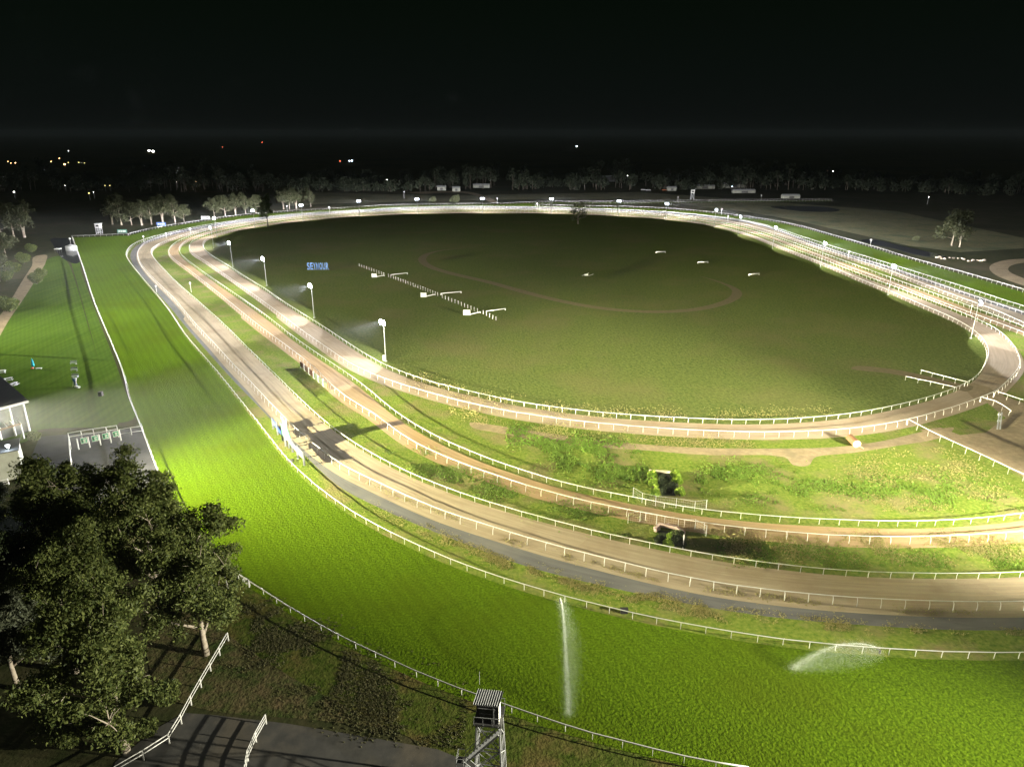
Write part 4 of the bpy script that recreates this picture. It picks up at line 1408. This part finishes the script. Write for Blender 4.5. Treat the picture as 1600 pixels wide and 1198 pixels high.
def tree_mesh(h, spread, seed, nl, leaf, trunk_r=.35, limbs=6, start=.35, clump=1.6, droop=.75, mt='trunk', ml='leaf', trunks=1, subs=5, drop=.0):
    rg = random.Random(seed)
    T = MB(); C = MB(); clumps = []
    for t in range(trunks):
        ang0 = rg.uniform(0, 2 * PI)
        lean = Vector((math.cos(ang0), math.sin(ang0), 0)) * (spread * (.10 if trunks == 1 else .35))
        base = Vector((0, 0, -.1)) + (Vector((math.cos(ang0), math.sin(ang0), 0)) * .4 if trunks > 1 else Vector())
        pts = []
        for i in range(8):
            f = i / 7
            pts.append(base + lean * f * f + Vector((rg.uniform(-.25, .25), rg.uniform(-.25, .25), 0)) * f + Vector((0, 0, h * .8 * f)))
        T.tube(pts, 1, 7, rr=[trunk_r * (1 - .8 * i / 7) * (1.25 if i == 0 else 1) for i in range(8)])
        for l in range(limbs):
            f = start + (1 - start) * (l + rg.random() * .6) / limbs
            i = min(6, int(f * 7)); b = pts[i].lerp(pts[i + 1], f * 7 - i)
            a = ang0 + l * 2.4 + rg.uniform(-.5, .5)
            reach = spread * rg.uniform(.55, 1.0) * (1.05 - .55 * f) / (1 if trunks == 1 else 1.6)
            top = b + Vector((math.cos(a) * reach, math.sin(a) * reach, h * rg.uniform(.10, .24)))
            mid = b.lerp(top, .5) + Vector((rg.uniform(-.3, .3), rg.uniform(-.3, .3), -h * .015))
            r0 = trunk_r * (1 - .75 * f) * .6
            T.tube([b, mid, top], 1, 5, rr=[r0, r0 * .65, r0 * .3])
            clumps.append((top, clump * rg.uniform(.8, 1.2)))
            for s in range(subs):
                o = mid.lerp(top, rg.uniform(.1, 1))
                e = o + rvec(rg) * spread * rg.uniform(.18, .42)
                e.z = max(e.z, h * .22) + h * .03
                T.tube([o, o.lerp(e, .5) + Vector((0, 0, .2)), e], 1, 4, rr=[r0 * .4, r0 * .25, r0 * .1])
                clumps.append((e, clump * rg.uniform(.5, 1.0)))
        clumps.append((pts[-1] + Vector((0, 0, h * .08)), clump * 1.1))
    tot = sum(r * r for _, r in clumps)
    for c, r in clumps:
        if rg.random() < drop: continue
        r *= rg.uniform(.75, 1.2)
        k_ = int(nl * r * r / tot)
        leaves(C, c, r, int(k_ * .55), leaf, rg, droop)
        leaves(C, c + Vector((0, 0, -r * .25)), r * 1.75, int(k_ * .45), leaf, rg, .7)
    return T.mesh('trunk', M[mt], True), C.mesh('crown', M[ml])


def tree(px, meshes, label, rz=0.0, sc=1.0, group=None, name='tree', cat='tree', loc=None):
    p = loc or at(*px)
    r = empty(name, (p.x, p.y, 0), rz, label, cat, group)
    r.scale = (sc, sc, sc)
    link('trunk', meshes[0], r); link('crown', meshes[1], r)
    return r


G = 'big trees in the near left corner'
big = [tree_mesh(21, 7.2, 11, 50000, .22, .45, 11, .13, 1.25, subs=10, drop=.14), tree_mesh(19, 6.4, 23, 42000, .22, .38, 11, .14, 1.2, ml='leaf', subs=10, drop=.16),
       tree_mesh(15, 5.4, 31, 30000, .22, .3, 8, .26, 1.1, ml='leaf_grey', subs=8), tree_mesh(18, 6.0, 47, 32000, .22, .34, 9, .26, 1.2, ml='leaf_dark', subs=9, drop=.12)]
for px, k, rz, sc, lab in (
        ((196, 1172), 0, .3, .92, 'tallest near tree with a pale forked trunk standing beside the two rail white fence'),
        ((322, 1022), 1, 1.9, .98, 'broad green tree nearest the white gate panels'),
        ((250, 930), 1, 4.1, 1.03, 'tree overhanging the outer turf rail, lit yellow green from behind'),
        ((150, 925), 0, 2.6, .93, 'round crowned tree just below the horse stalls'),
        ((92, 868), 3, .8, .78, 'dark tree between the pale building and the horse stalls'),
        ((70, 1010), 3, 2.2, .95, 'dark tree right of the cream cottage'),
        ((28, 1075), 2, .4, .95, 'grey green tree with thin bare limbs at the left edge'),
        ((8, 852), 2, 3.1, .60, 'small grey tree in front of the corrugated cottage roof'),
        ((120, 1050), 0, 5.0, .80, 'olive tree in the middle of the near clump')):
    tree(px, big[k], lab, rz, sc, G, 'eucalyptus_tree')


def shrub_mesh(h, rad, seed, n, leaf, m):
    rg = random.Random(seed); C = MB(); T = MB()
    for _ in range(9):
        a = rg.uniform(0, 2 * PI); d = rad * rg.uniform(0, .6)
        c = Vector((math.cos(a) * d, math.sin(a) * d, h * rg.uniform(.3, .75)))
        leaves(C, c, rad * rg.uniform(.35, .55), n // 9, leaf, rg, .9)
        T.tube([(0, 0, 0), tuple(c)], .04, 4)
    return T.mesh('stem', M['trunk_dark']), C.mesh('foliage', M[m])


def shrub(px, me, label, sc=1.0, group=None, rz=0.0):
    p = at(*px)
    r = empty('shrub', (p.x, p.y, 0), rz, label, 'shrub', group)
    r.scale = (sc, sc, sc)
    link('stem', me[0], r); link('foliage', me[1], r)


S1 = shrub_mesh(1.7, 1.0, 3, 2600, .13, 'leaf_lime')
S2 = shrub_mesh(1.4, 1.2, 4, 2600, .13, 'leaf_dark')
S3 = shrub_mesh(2.6, 1.7, 5, 4200, .20, 'leaf')
S4 = shrub_mesh(5.0, 5.0, 6, 2500, .6, 'leaf_far')
GD = 'shrubs growing round the two culverts'
for px, m, sc, lab in (((1021, 762), S1, .9, 'yellow green shrub on the left bank of the dark ditch'), ((1023, 776), S1, .85, 'lower yellow green shrub on the left bank, by the wire fence'),
                       ((1058, 757), S1, .95, 'yellow green shrub on the right bank of the dark ditch'), ((1062, 775), S1, .9, 'lower yellow green shrub on the right bank, by the wire fence'),
                       ((1036, 752), S2, .75, 'dark plant in the upper part of the ditch'), ((1041, 770), S2, .8, 'dark plant in the lower part of the ditch, behind the wire fence'),
                       ((1031, 850), S2, .8, 'dark shrub left in front of the stone culvert'), ((1044, 855), S1, .8, 'bright lime shrub in front of the stone culvert'),
                       ((1057, 853), S2, .95, 'dark shrub right in front of the stone culvert, beside the tall thin post')):
    shrub(px, m, lab, sc * 1.35, GD)
for px, m, sc, lab in (((1019, 748), S1, 1.0, 'yellow green shrub beside the left end of the concrete headwall'), ((1055, 747), S1, 1.0, 'yellow green shrub beside the right end of the concrete headwall'),
                       ((1036, 762), S2, 1.0, 'dark plant in the middle of the ditch'), ((1049, 763), S2, .8, 'dark plant against the right bank of the ditch'),
                       ((1048, 843), S1, .75, 'small lime shrub right under the stone lintel'), ((1061, 847), S3, .6, 'green bush against the tall thin post')):
    shrub(px, m, lab, sc * 1.2, GD)
GB = 'low bushes at the foot of the near trees'
for px, m, sc, lab in (((148, 1140), S3, 1.0, 'rounded olive bush left of the pale forked trunk'), ((262, 1100), S3, 1.0, 'bush right of the pale forked trunk, by the white fence'),
                       ((232, 1150), S3, .7, 'small bush at the bend of the two rail fence'), ((55, 690), S3, .8, 'dark bush beside the pergola'), ((112, 1165), S3, .9, 'bush at the bottom left of the near clump')):
    shrub(px, m, lab, sc, GB)
GL = 'bushes along the farm path on the left'
for px, m, sc, lab in (((58, 444), S3, 1.7, 'round yellow green bush at the edge of the black shadow'), ((66, 434), S3, 1.5, 'bush just behind the round yellow green one'),
                       ((16, 488), S3, 2.0, 'green bush beside the farm path at the left edge'), ((6, 482), S3, 1.6, 'half hidden bush at the left edge by the farm path'),
                       ((22, 428), S3, 2.0, 'brownish bush left of the farm path'), ((38, 412), S3, 1.9, 'bush between the farm path and the far left trees'),
                       ((10, 440), S3, 1.8, 'low bush at the left edge above the farm path'), ((50, 395), S3, 1.7, 'bush at the upper end of the farm path')):
    shrub(px, m, lab, sc, GL)
shrub((676, 315.5), S4, 'left one of two pale round shrubs behind the back straight', .85, 'pale shrubs behind the back straight')
shrub((711, 316), S4, 'right, larger one of two pale round shrubs behind the back straight', 1.15, 'pale shrubs behind the back straight')
shrub((1431, 376), S4, 'pale bush beside the big bare tree on the far right', .5)

far = [tree_mesh(20, 8, 61, 2600, .7, .5, 8, .30, 2.1, ml='leaf_far', subs=5, drop=.28), tree_mesh(18, 8, 67, 4200, .75, .5, 6, .5, 2.6, ml='leaf_far', trunks=3, limbs=3, subs=2) if False else tree_mesh(18, 8, 67, 2000, .7, .42, 6, .34, 2.0, ml='leaf_far', trunks=2, subs=5, drop=.28),
       tree_mesh(15, 7, 71, 1900, .7, .32, 7, .22, 2.0, ml='leaf_far', subs=5, drop=.28)]
GF = 'trees beyond the far left bend'
fl = [((175, 351), 1, 47, 'pale trunked tree at the left end of the far left clump'), ((190, 352), 0, 50, 'tall wide tree near the left end of the far left clump'), ((206, 352), 2, 40, 'bushy tree behind the pale green board'),
      ((222, 352), 1, 42, 'tree with spreading pale limbs in the far left clump'), ((237, 351), 0, 44, 'tree above the blue advertising board'), ((254, 350), 1, 49, 'broad double trunked tree right of the blue board'),
      ((274, 348), 0, 45, 'rounded tree at the right end of the far left clump'), ((288, 346), 2, 30, 'smaller tree filling the right end of the clump'),
      ((335, 338), 2, 32, 'first tree of the middle clump behind the turf bend'), ((352, 337), 2, 36, 'bushy tree of the middle clump'), ((368, 336), 1, 36, 'tree with bare pale limbs in the middle clump'),
      ((384, 334), 0, 34, 'tree of the middle clump beside the lone dark tree'), ((400, 333), 2, 32, 'last tree of the middle clump, behind the lone dark tree'),
      ((443, 327), 1, 34, 'slender pale trunked tree beyond the back straight, left one'), ((452, 327), 1, 34, 'slender pale trunked tree beyond the back straight, middle one'), ((463, 326), 1, 33, 'slender pale trunked tree beyond the back straight, right one'),
      ((486, 323), 0, 30, 'orange brown tree standing alone right of the slender trees'),
      ((22, 372), 0, 66, 'large tree at the far left, behind the farm path'), ((38, 371), 1, 60, 'leaning tree with a pale trunk at the far left'), ((2, 368), 2, 55, 'tree cut by the left edge of the picture'),
      ((10, 402), 2, 45, 'dark tree above the farm path'), ((0, 440), 2, 50, 'dark tree at the left edge of the farm path')]
for i, (px, k, hpx, lab) in enumerate(fl):
    h = hz(px[1], px[1] - hpx) ; base_h = (20, 18, 15)[k] * 1.12
    tree(px, far[k], lab, i * 1.3, h / base_h, GF)
lone = tree_mesh(15, 3.4, 83, 1900, .45, .30, 10, .32, 1.15, mt='trunk_dark', ml='leaf_dark', subs=5)
tree((419, 354.5), lone, 'lone dark tree with a bare leaning trunk at the left end of the infield', 1.0, hz(354.5, 300) / 16.5)
bare = tree_mesh(13, 8.5, 97, 1700, .40, .5, 13, .16, 1.1, mt='trunk_dark', ml='leaf_dark', subs=9)
tree((903, 350), bare, 'bare branched dark tree on the infield against the bright back straight', .4, hz(350, 314) / 14.5)
tree((1487, 384), far[2], 'big pale tree standing alone in the far right paddock', .9, hz(384, 320) / 16.5)
tree((1500, 386), far[1], 'thin limbed tree close behind the big pale tree on the far right', 2.0, hz(384, 345) / 20)

# woodland along the far side: reads as one mass
rg = random.Random(99)
W_ = MB(); TR = MB()
for i in range(560):
    x = rg.uniform(-160, 1720)
    yb = 297 + (1 if x < 700 else 0) * 3 + max(0, (x - 1300)) * .035 - rg.random() ** 2 * 24
    p = at(x, yb)
    h = rg.uniform(9, 23) * (1.25 if rg.random() < .15 else 1) * (.8 + .35 * math.sin(x * .021 + 2 * math.sin(x * .0067)))
    w2 = rg.uniform(4, 8)
    for k in range(4):
        leaves(W_, p + Vector((rg.uniform(-w2, w2) * .5, rg.uniform(-3, 3), h * rg.uniform(.5, .92))), w2 * rg.uniform(.5, .9), 26, 1.7, rg, 1.0)
    TR.tube([(p.x, p.y, 0), (p.x + rg.uniform(-1, 1), p.y, h * .8)], .35, 4)
tag(W_.build('woodland', M['leaf_wood']), kind='stuff')
tag(TR.build('woodland_trunks', M['trunk_dark']), kind='stuff')

from mathutils import noise

# ------------------------------------------------------------------ rough grass, weeds
def inside(P, x, y):
    c = False
    for (x0, y0), (x1, y1) in zip(P, P[1:] + P[:1]):
        if (y0 > y) != (y1 > y) and x < (x1 - x0) * (y - y0) / (y1 - y0) + x0: c = not c
    return c


def tufts(name, P, n, h, m, blades=5, seed=1, z=.05, wid=.16, dens=None, jit=2.0):
    rg = random.Random(seed)
    W = [(p.x, p.y) for p in world(P, 0)]
    x0, x1 = min(p[0] for p in W), max(p[0] for p in W); y0, y1 = min(p[1] for p in W), max(p[1] for p in W)
    mb = MB(); c = 0; tries = 0
    while c < n and tries < n * 60:
        tries += 1
        x, y = rg.uniform(x0, x1), rg.uniform(y0, y1)
        jx, jy = x + rg.gauss(0, jit), y + rg.gauss(0, jit)
        if not inside(W, jx, jy): continue
        nz = noise.noise(Vector((x * .16, y * .16, seed))) + .5 * noise.noise(Vector((x * .55, y * .55, seed + 9)))
        if nz < rg.gauss(.02, .12): continue
        c += 1
        for b in range(blades):
            a = rg.uniform(0, 2 * PI); q = h * rg.uniform(.5, 1.2)
            ux, uy = math.cos(a), math.sin(a)
            sp = rg.uniform(.1, .55) * q
            bx, by = x + rg.uniform(-.12, .12), y + rg.uniform(-.12, .12)
            mb.face([(bx - uy * wid * .5, by + ux * wid * .5, z), (bx + uy * wid * .5, by - ux * wid * .5, z), (bx + ux * sp, by + uy * sp, z + q)])
    tag(mb.build(name, m), kind='stuff')


M['weed'] = mat_leaf('green_weeds', (.10, .19, .014), (.20, .30, .035), .4)
M['weed_olive'] = mat_leaf('olive_grass_tufts', (.05, .06, .018), (.13, .12, .05), .3)
M['weed_dry'] = mat_leaf('dry_grass_tufts', (.20, .20, .05), (.42, .36, .15), .45)
edge_out = [(560,780),(620,806),(680,832),(740,853),(804,880),(870,897),(960,919),(1015,930),(1105,948),(1180,961),(1280,970),(1360,976),(1480,984),(1600,984),(1600,992),(1480,993),(1360,988),(1280,982),(1180,975),(1105,962),(1015,945),(960,932),(870,909),(804,890),(740,862),(680,840),(620,813)]
tufts('edge_weeds', edge_out, 5200, .13, M['weed_dry'], 4, 11, .02, .07, jit=.8)
edge_in = [(560,746),(620,773),(700,803),(760,829),(810,846),(870,863),(960,886),(1030,903),(1120,919),(1180,927),(1300,943),(1480,955),(1600,952),(1600,958),(1480,961),(1300,949),(1180,934),(1120,926),(1030,909),(960,892),(870,869),(810,852),(760,835),(700,808),(620,779)]
tufts('edge_weeds', edge_in, 1300, .12, M['weed_dry'], 4, 12, .03, .1, .6, jit=.4)
tufts('weeds', [(790,660),(850,672),(930,683),(1000,703),(1012,730),(1005,762),(960,757),(900,735),(850,712),(800,688)], 3400, .26, M['weed'], 6, 13, .06, .2, .6)
tufts('weeds', [(1075,730),(1150,712),(1240,738),(1330,745),(1450,735),(1560,760),(1600,772),(1600,792),(1450,800),(1300,798),(1180,785),(1090,765)], 3600, .2, M['weed'], 5, 14, .06, .16, .8)
tufts('weeds', [(1330,730),(1420,705),(1470,700),(1540,738),(1600,765),(1600,795),(1400,800),(1300,780)], 2000, .15, M['weed_dry'], 5, 15, .06, .14, .8)
tufts('rough_grass', [(1100,826),(1180,833),(1330,842),(1600,840),(1600,880),(1400,886),(1250,876),(1120,858),(1075,845)], 4200, .14, M['weed_dry'], 5, 16, .04, .12, .7)
tufts('weeds', [(880,790),(960,808),(1010,822),(1020,842),(960,828),(870,805),(800,785),(700,752),(640,722),(600,692),(640,700),(720,738),(800,768)], 3200, .13, M['weed'], 5, 17, .04, .12)
tufts('weeds', [(1120,860),(1250,880),(1400,889),(1600,888),(1600,880),(1400,880),(1250,868),(1120,850)], 2600, .16, M['weed'], 5, 18, .04, .12)
tufts('rough_grass', [(700,640),(800,668),(960,690),(1180,700),(1180,690),(960,680),(800,655),(720,632)], 2200, .12, M['weed_dry'], 5, 19, .06, .12, .5)
tufts('rough_grass', [(640,592),(740,625),(900,648),(1100,657),(1300,650),(1300,640),(1100,647),(900,637),(740,612),(640,580)], 2200, .14, M['weed_dry'], 4, 20, .09, .14, .5)
tufts('rough_grass', [(380,930),(470,985),(560,1035),(650,1082),(730,1118),(700,1170),(600,1140),(520,1080),(430,1040),(350,1000)], 5000, .13, M['weed_olive'], 5, 21, .0, .1, .7)

# ------------------------------------------------------------------ sprinklers
M['spray'] = bpy.data.materials.new('water_spray'); M['spray'].use_nodes = True
_n = M['spray'].node_tree.nodes; _l = M['spray'].node_tree.links
_b = _n['Principled BSDF']; _b.inputs['Base Color'].default_value = (.85, .90, .92, 1); _b.inputs['Roughness'].default_value = .5
_t = _n.new('ShaderNodeBsdfTranslucent'); _t.inputs[0].default_value = (.85, .90, .92, 1)
_m = _n.new('ShaderNodeMixShader'); _m.inputs[0].default_value = .5
_l.new(_b.outputs[0], _m.inputs[1]); _l.new(_t.outputs[0], _m.inputs[2]); _l.new(_m.outputs[0], _n['Material Output'].inputs['Surface'])


def sprinkler(a, b, peak, drift, label, n_jet, n_mist, seed, end_fade=.6):
    """water thrown from a to b; the mist drifts sideways as it falls"""
    rg = random.Random(seed)
    A = at(*a); B = at(*b)
    r = empty('sprinkler', (A.x, A.y, 0), 0, label, 'sprinkler', 'sprinklers throwing water over the turf')
    d = B - A
    mb = MB(); mb.tube([(0, 0, 0), (0, 0, .5)], .12, 8); mb.tube([(0, 0, .5), tuple(d.normalized() * .5 + Vector((0, 0, .75)))], .07, 6)
    mb.build('nozzle', M['dark_metal'], r)
    J = MB()
    def arc(f): return Vector((d.x * f, d.y * f, .7 * (1 - f) + 4 * peak * f * (1 - f)))
    def drop(p, s):
        k = len(J.v)
        u, v = rvec(rg) * s, rvec(rg) * s
        J.v += [tuple(p), tuple(p + u), tuple(p + v)]; J.f.append((k, k + 1, k + 2))
    for _ in range(n_jet):
        f = rg.random() ** 1.15
        sp = .03 + .40 * f
        p = arc(f) + Vector((rg.gauss(0, sp * .5), rg.gauss(0, sp * .5), rg.gauss(0, sp * .35)))
        if p.z > .05: drop(p, .012 + .010 * f)
    J.build('water_jet', M['spray'], r)
    J = MB()
    for _ in range(n_mist):
        f = rg.random() ** .8
        g = rg.random() ** 1.6
        p = arc(f)
        q = Vector((p.x, p.y, p.z * (1 - g))) + Vector(drift) * g * p.z * rg.uniform(.5, 1.3) + Vector((rg.gauss(0, .4), rg.gauss(0, .4), rg.gauss(0, .2)))
        if q.z > .05: drop(q, rg.uniform(.010, .018))
    J.build('mist', M['spray'], r)


sprinkler((875, 941), (888, 1120), 3.2, (.55, .1, 0), 'sprinkler throwing a tall narrow jet of water towards the outer rail', 24000, 45000, 41)
sprinkler((1374, 1020.5), (1236, 1046), 1.9, (.5, -.6, 0), 'sprinkler throwing a low wide arc of water to the left, near the right edge', 13000, 60000, 43)

# ------------------------------------------------------------------ lights of the distant town
EM = {'w': mat_emit('town_lamp_white', (1, .95, .9), 20), 'o': mat_emit('town_lamp_orange', (1, .55, .22), 12), 'b': mat_emit('town_lamp_blue_white', (.7, .82, 1), 22),
      'r': mat_emit('town_lamp_red', (1, .18, .08), 8), 'y': mat_emit('town_lamp_yellow', (.9, .75, .25), 4)}
TOWN = [(12.5,252.6,'o',.7),(17,255,'o',.7),(24,254.6,'o',1.0),(58,254,'y',.9),(80,252.6,'o',.9),(92.7,247.6,'o',.9),(101,257,'o',1.7),(106.5,254,'y',.9),(123,254,'y',1.0),(132,255,'y',.7),(107,236,'w',.55),
        (233,235.6,'w',1.9),(239,236.6,'w',2.3),(347.6,230,'r',.6),(275.7,284.8,'w',.6),(305.7,284,'o',1.2),(300.7,287.8,'o',1.6),(101.5,290,'w',.5),(164,290,'y',.9),(171.6,290,'y',.9),(139,302,'y',1.3),(146,300,'w',.6),(21.8,300,'w',1.2),
        (409.5,222.6,'r',.8),(531.5,252,'r',1.0),(546,251.4,'b',1.1),(549.6,251.4,'b',1.5),(605,281,'w',.9),(661.5,281,'w',.8),(631,299.5,'w',.35),(901,228.8,'b',1.5),(944.6,281,'b',1.9),(980.4,274.7,'w',.8),
        (1144,291.6,'b',.7),(1293.4,267,'o',1.3),(1301.7,267.7,'w',.8),(1451,308,'w',.6)]
def town_label(i, x, y, c):
    same = sorted([(q[0], k) for k, q in enumerate(TOWN) if q[2] == c])
    n = [k for _, k in same].index(i)
    ORD = ['leftmost', 'second', 'third', 'fourth', 'fifth', 'sixth', 'seventh', 'eighth', 'ninth', 'tenth', 'eleventh', 'twelfth', 'thirteenth', 'fourteenth']
    tail = 'leftmost' if n == 0 else '%s from left' % ORD[n]
    if n == len(same) - 1 and n: tail = 'the rightmost one'
    return '%s distant town light, %s among the %s ones' % (WHERE[c], tail, WHERE[c])


WHERE = {'w': 'white', 'o': 'orange', 'b': 'bluish white', 'r': 'red', 'y': 'dim yellow'}
lampm = {}
for i, (x, y, c, s) in enumerate(TOWN):
    p = at(x, max(y, 224))
    dep = (p - cam.location).length
    z = 6.0
    # keep the lamp on the traced ray at its own height above the ground
    p = at(x, max(y, 220), z)
    rad = s * dep / FPX * .62
    r = empty('distant_lamp', (p.x, p.y, 0), 0, town_label(i, x, y, c), 'street lamp', 'distant lights beyond the racecourse')
    mb = MB(); mb.beam((0, 0, 0), (0, 0, z), .25); mb.build('lamp_post', M['grey_metal'], r)
    if c not in lampm:
        bm = bmesh.new(); bmesh.ops.create_icosphere(bm, subdivisions=2, radius=1.0)
        me = bpy.data.meshes.new('lamp_head'); bm.to_mesh(me); bm.free(); me.materials.append(EM[c]); lampm[c] = me
    o = link('lamp_head', lampm[c], r, (0, 0, z)); o.scale = (rad, rad, rad * .7)


def far_shed(px, w_, h, m, label):
    p = at(*px)
    r = empty('farm_shed', (p.x, p.y, 0), .1, label, 'shed', 'small far buildings')
    MB().box((0, 0, h / 2), (w_, 5, h)).build('wall', m, r)
    mb = MB(); mb.v = [(-w_ / 2 - .3, -2.8, h), (w_ / 2 + .3, -2.8, h), (w_ / 2 + .3, 0, h + 1.4), (-w_ / 2 - .3, 0, h + 1.4), (-w_ / 2 - .3, 2.8, h), (w_ / 2 + .3, 2.8, h)]
    mb.f = [(0, 1, 2, 3), (3, 2, 5, 4)]; mb.build('roof', M['grey_metal'], r)
    MB().box((0, -2.55, h * .45), (w_ * .3, .1, h * .7)).build('door', M['dark_metal'], r)


for px, w_, h, lab in (((690, 297.5), 9, 3.5, 'small pale shed beyond the back straight, left one'), ((713, 299), 8, 3.5, 'small pale shed right above the larger round shrub'), ((752, 293.5), 18, 3, 'low pale building left of the middle of the far treeline'),
                       ((1100, 295), 22, 3, 'long low pale shed beyond the far chute'), ((1145, 293.5), 26, 4, 'low building with lit front far behind the chute'), ((1162, 301.5), 22, 2.4, 'low white trailer like shed nearest the far chute'),
                       ((1235, 309.8), 16, 2.4, 'white low shed right of the far chute'), ((1049, 298), 9, 3, 'small grey shed left of the far judges tower'), ((946, 284), 30, 6, 'dark building under the brightest far blue lamp')):
    far_shed(px, w_, h, M['wall_pale'] if 'dark' not in lab else M['dark_metal'], lab)
for px, lab in (((1013, 298), 'pale parked car far left of the judges tower'), ((1038, 298), 'reddish parked car beyond the far chute'), ((1005, 297.5), 'grey parked car beyond the far chute, leftmost')):
    p = at(*px)
    r = empty('parked_car', (p.x, p.y, 0), .1, lab, 'car', 'cars parked far beyond the back straight')
    cm = M['rust'] if 'red' in lab else M['white_dirty']
    MB().box((0, 0, .65), (4.6, 1.8, .7)).build('body', cm, r); MB().box((-.2, 0, 1.25), (2.4, 1.6, .6)).build('cabin', M['black'], r)
    for x in (-1.4, 1.4):
        for y in (-.85, .85): MB().tube([(x, y - .1, .33), (x, y + .1, .33)], .33, 10).build('wheel', M['black'], r)
# pale stones by the creek
for k in range(16):
    x = 1462 + k * 5 + rng.uniform(-2, 2)
    p = at(x, 403 + (k > 8) * 4.5 + rng.uniform(-2, 2)); o = rock(p, rng.uniform(.5, 1.0), m='concrete', name='boulder')
    tag(o, ['pale stone in the left line of stones at the end of the dark creek', 'pale stone in the right line of stones at the end of the dark creek'][k > 8], 'rock', ['pale stones in the left line by the creek', 'pale stones in the right line by the creek'][k > 8])
HAZE = .00013

# ------------------------------------------------------------------ damp night air
mb = MB(); mb.box((0, 6000, 40), (15000, 12400, 82))
hz_o = mb.build('haze', None)
hm = bpy.data.materials.new('haze_air'); hm.use_nodes = True
hn = hm.node_tree.nodes
hn.remove(hn['Principled BSDF'])
pv = hn.new('ShaderNodeVolumePrincipled')
pv.inputs['Color'].default_value = (.85, .9, .95, 1)
pv.inputs['Density'].default_value = HAZE
pv.inputs['Anisotropy'].default_value = .3
hm.node_tree.links.new(pv.outputs[0], hn['Material Output'].inputs['Volume'])
hz_o.data.materials.append(hm)
tag(hz_o, kind='stuff')
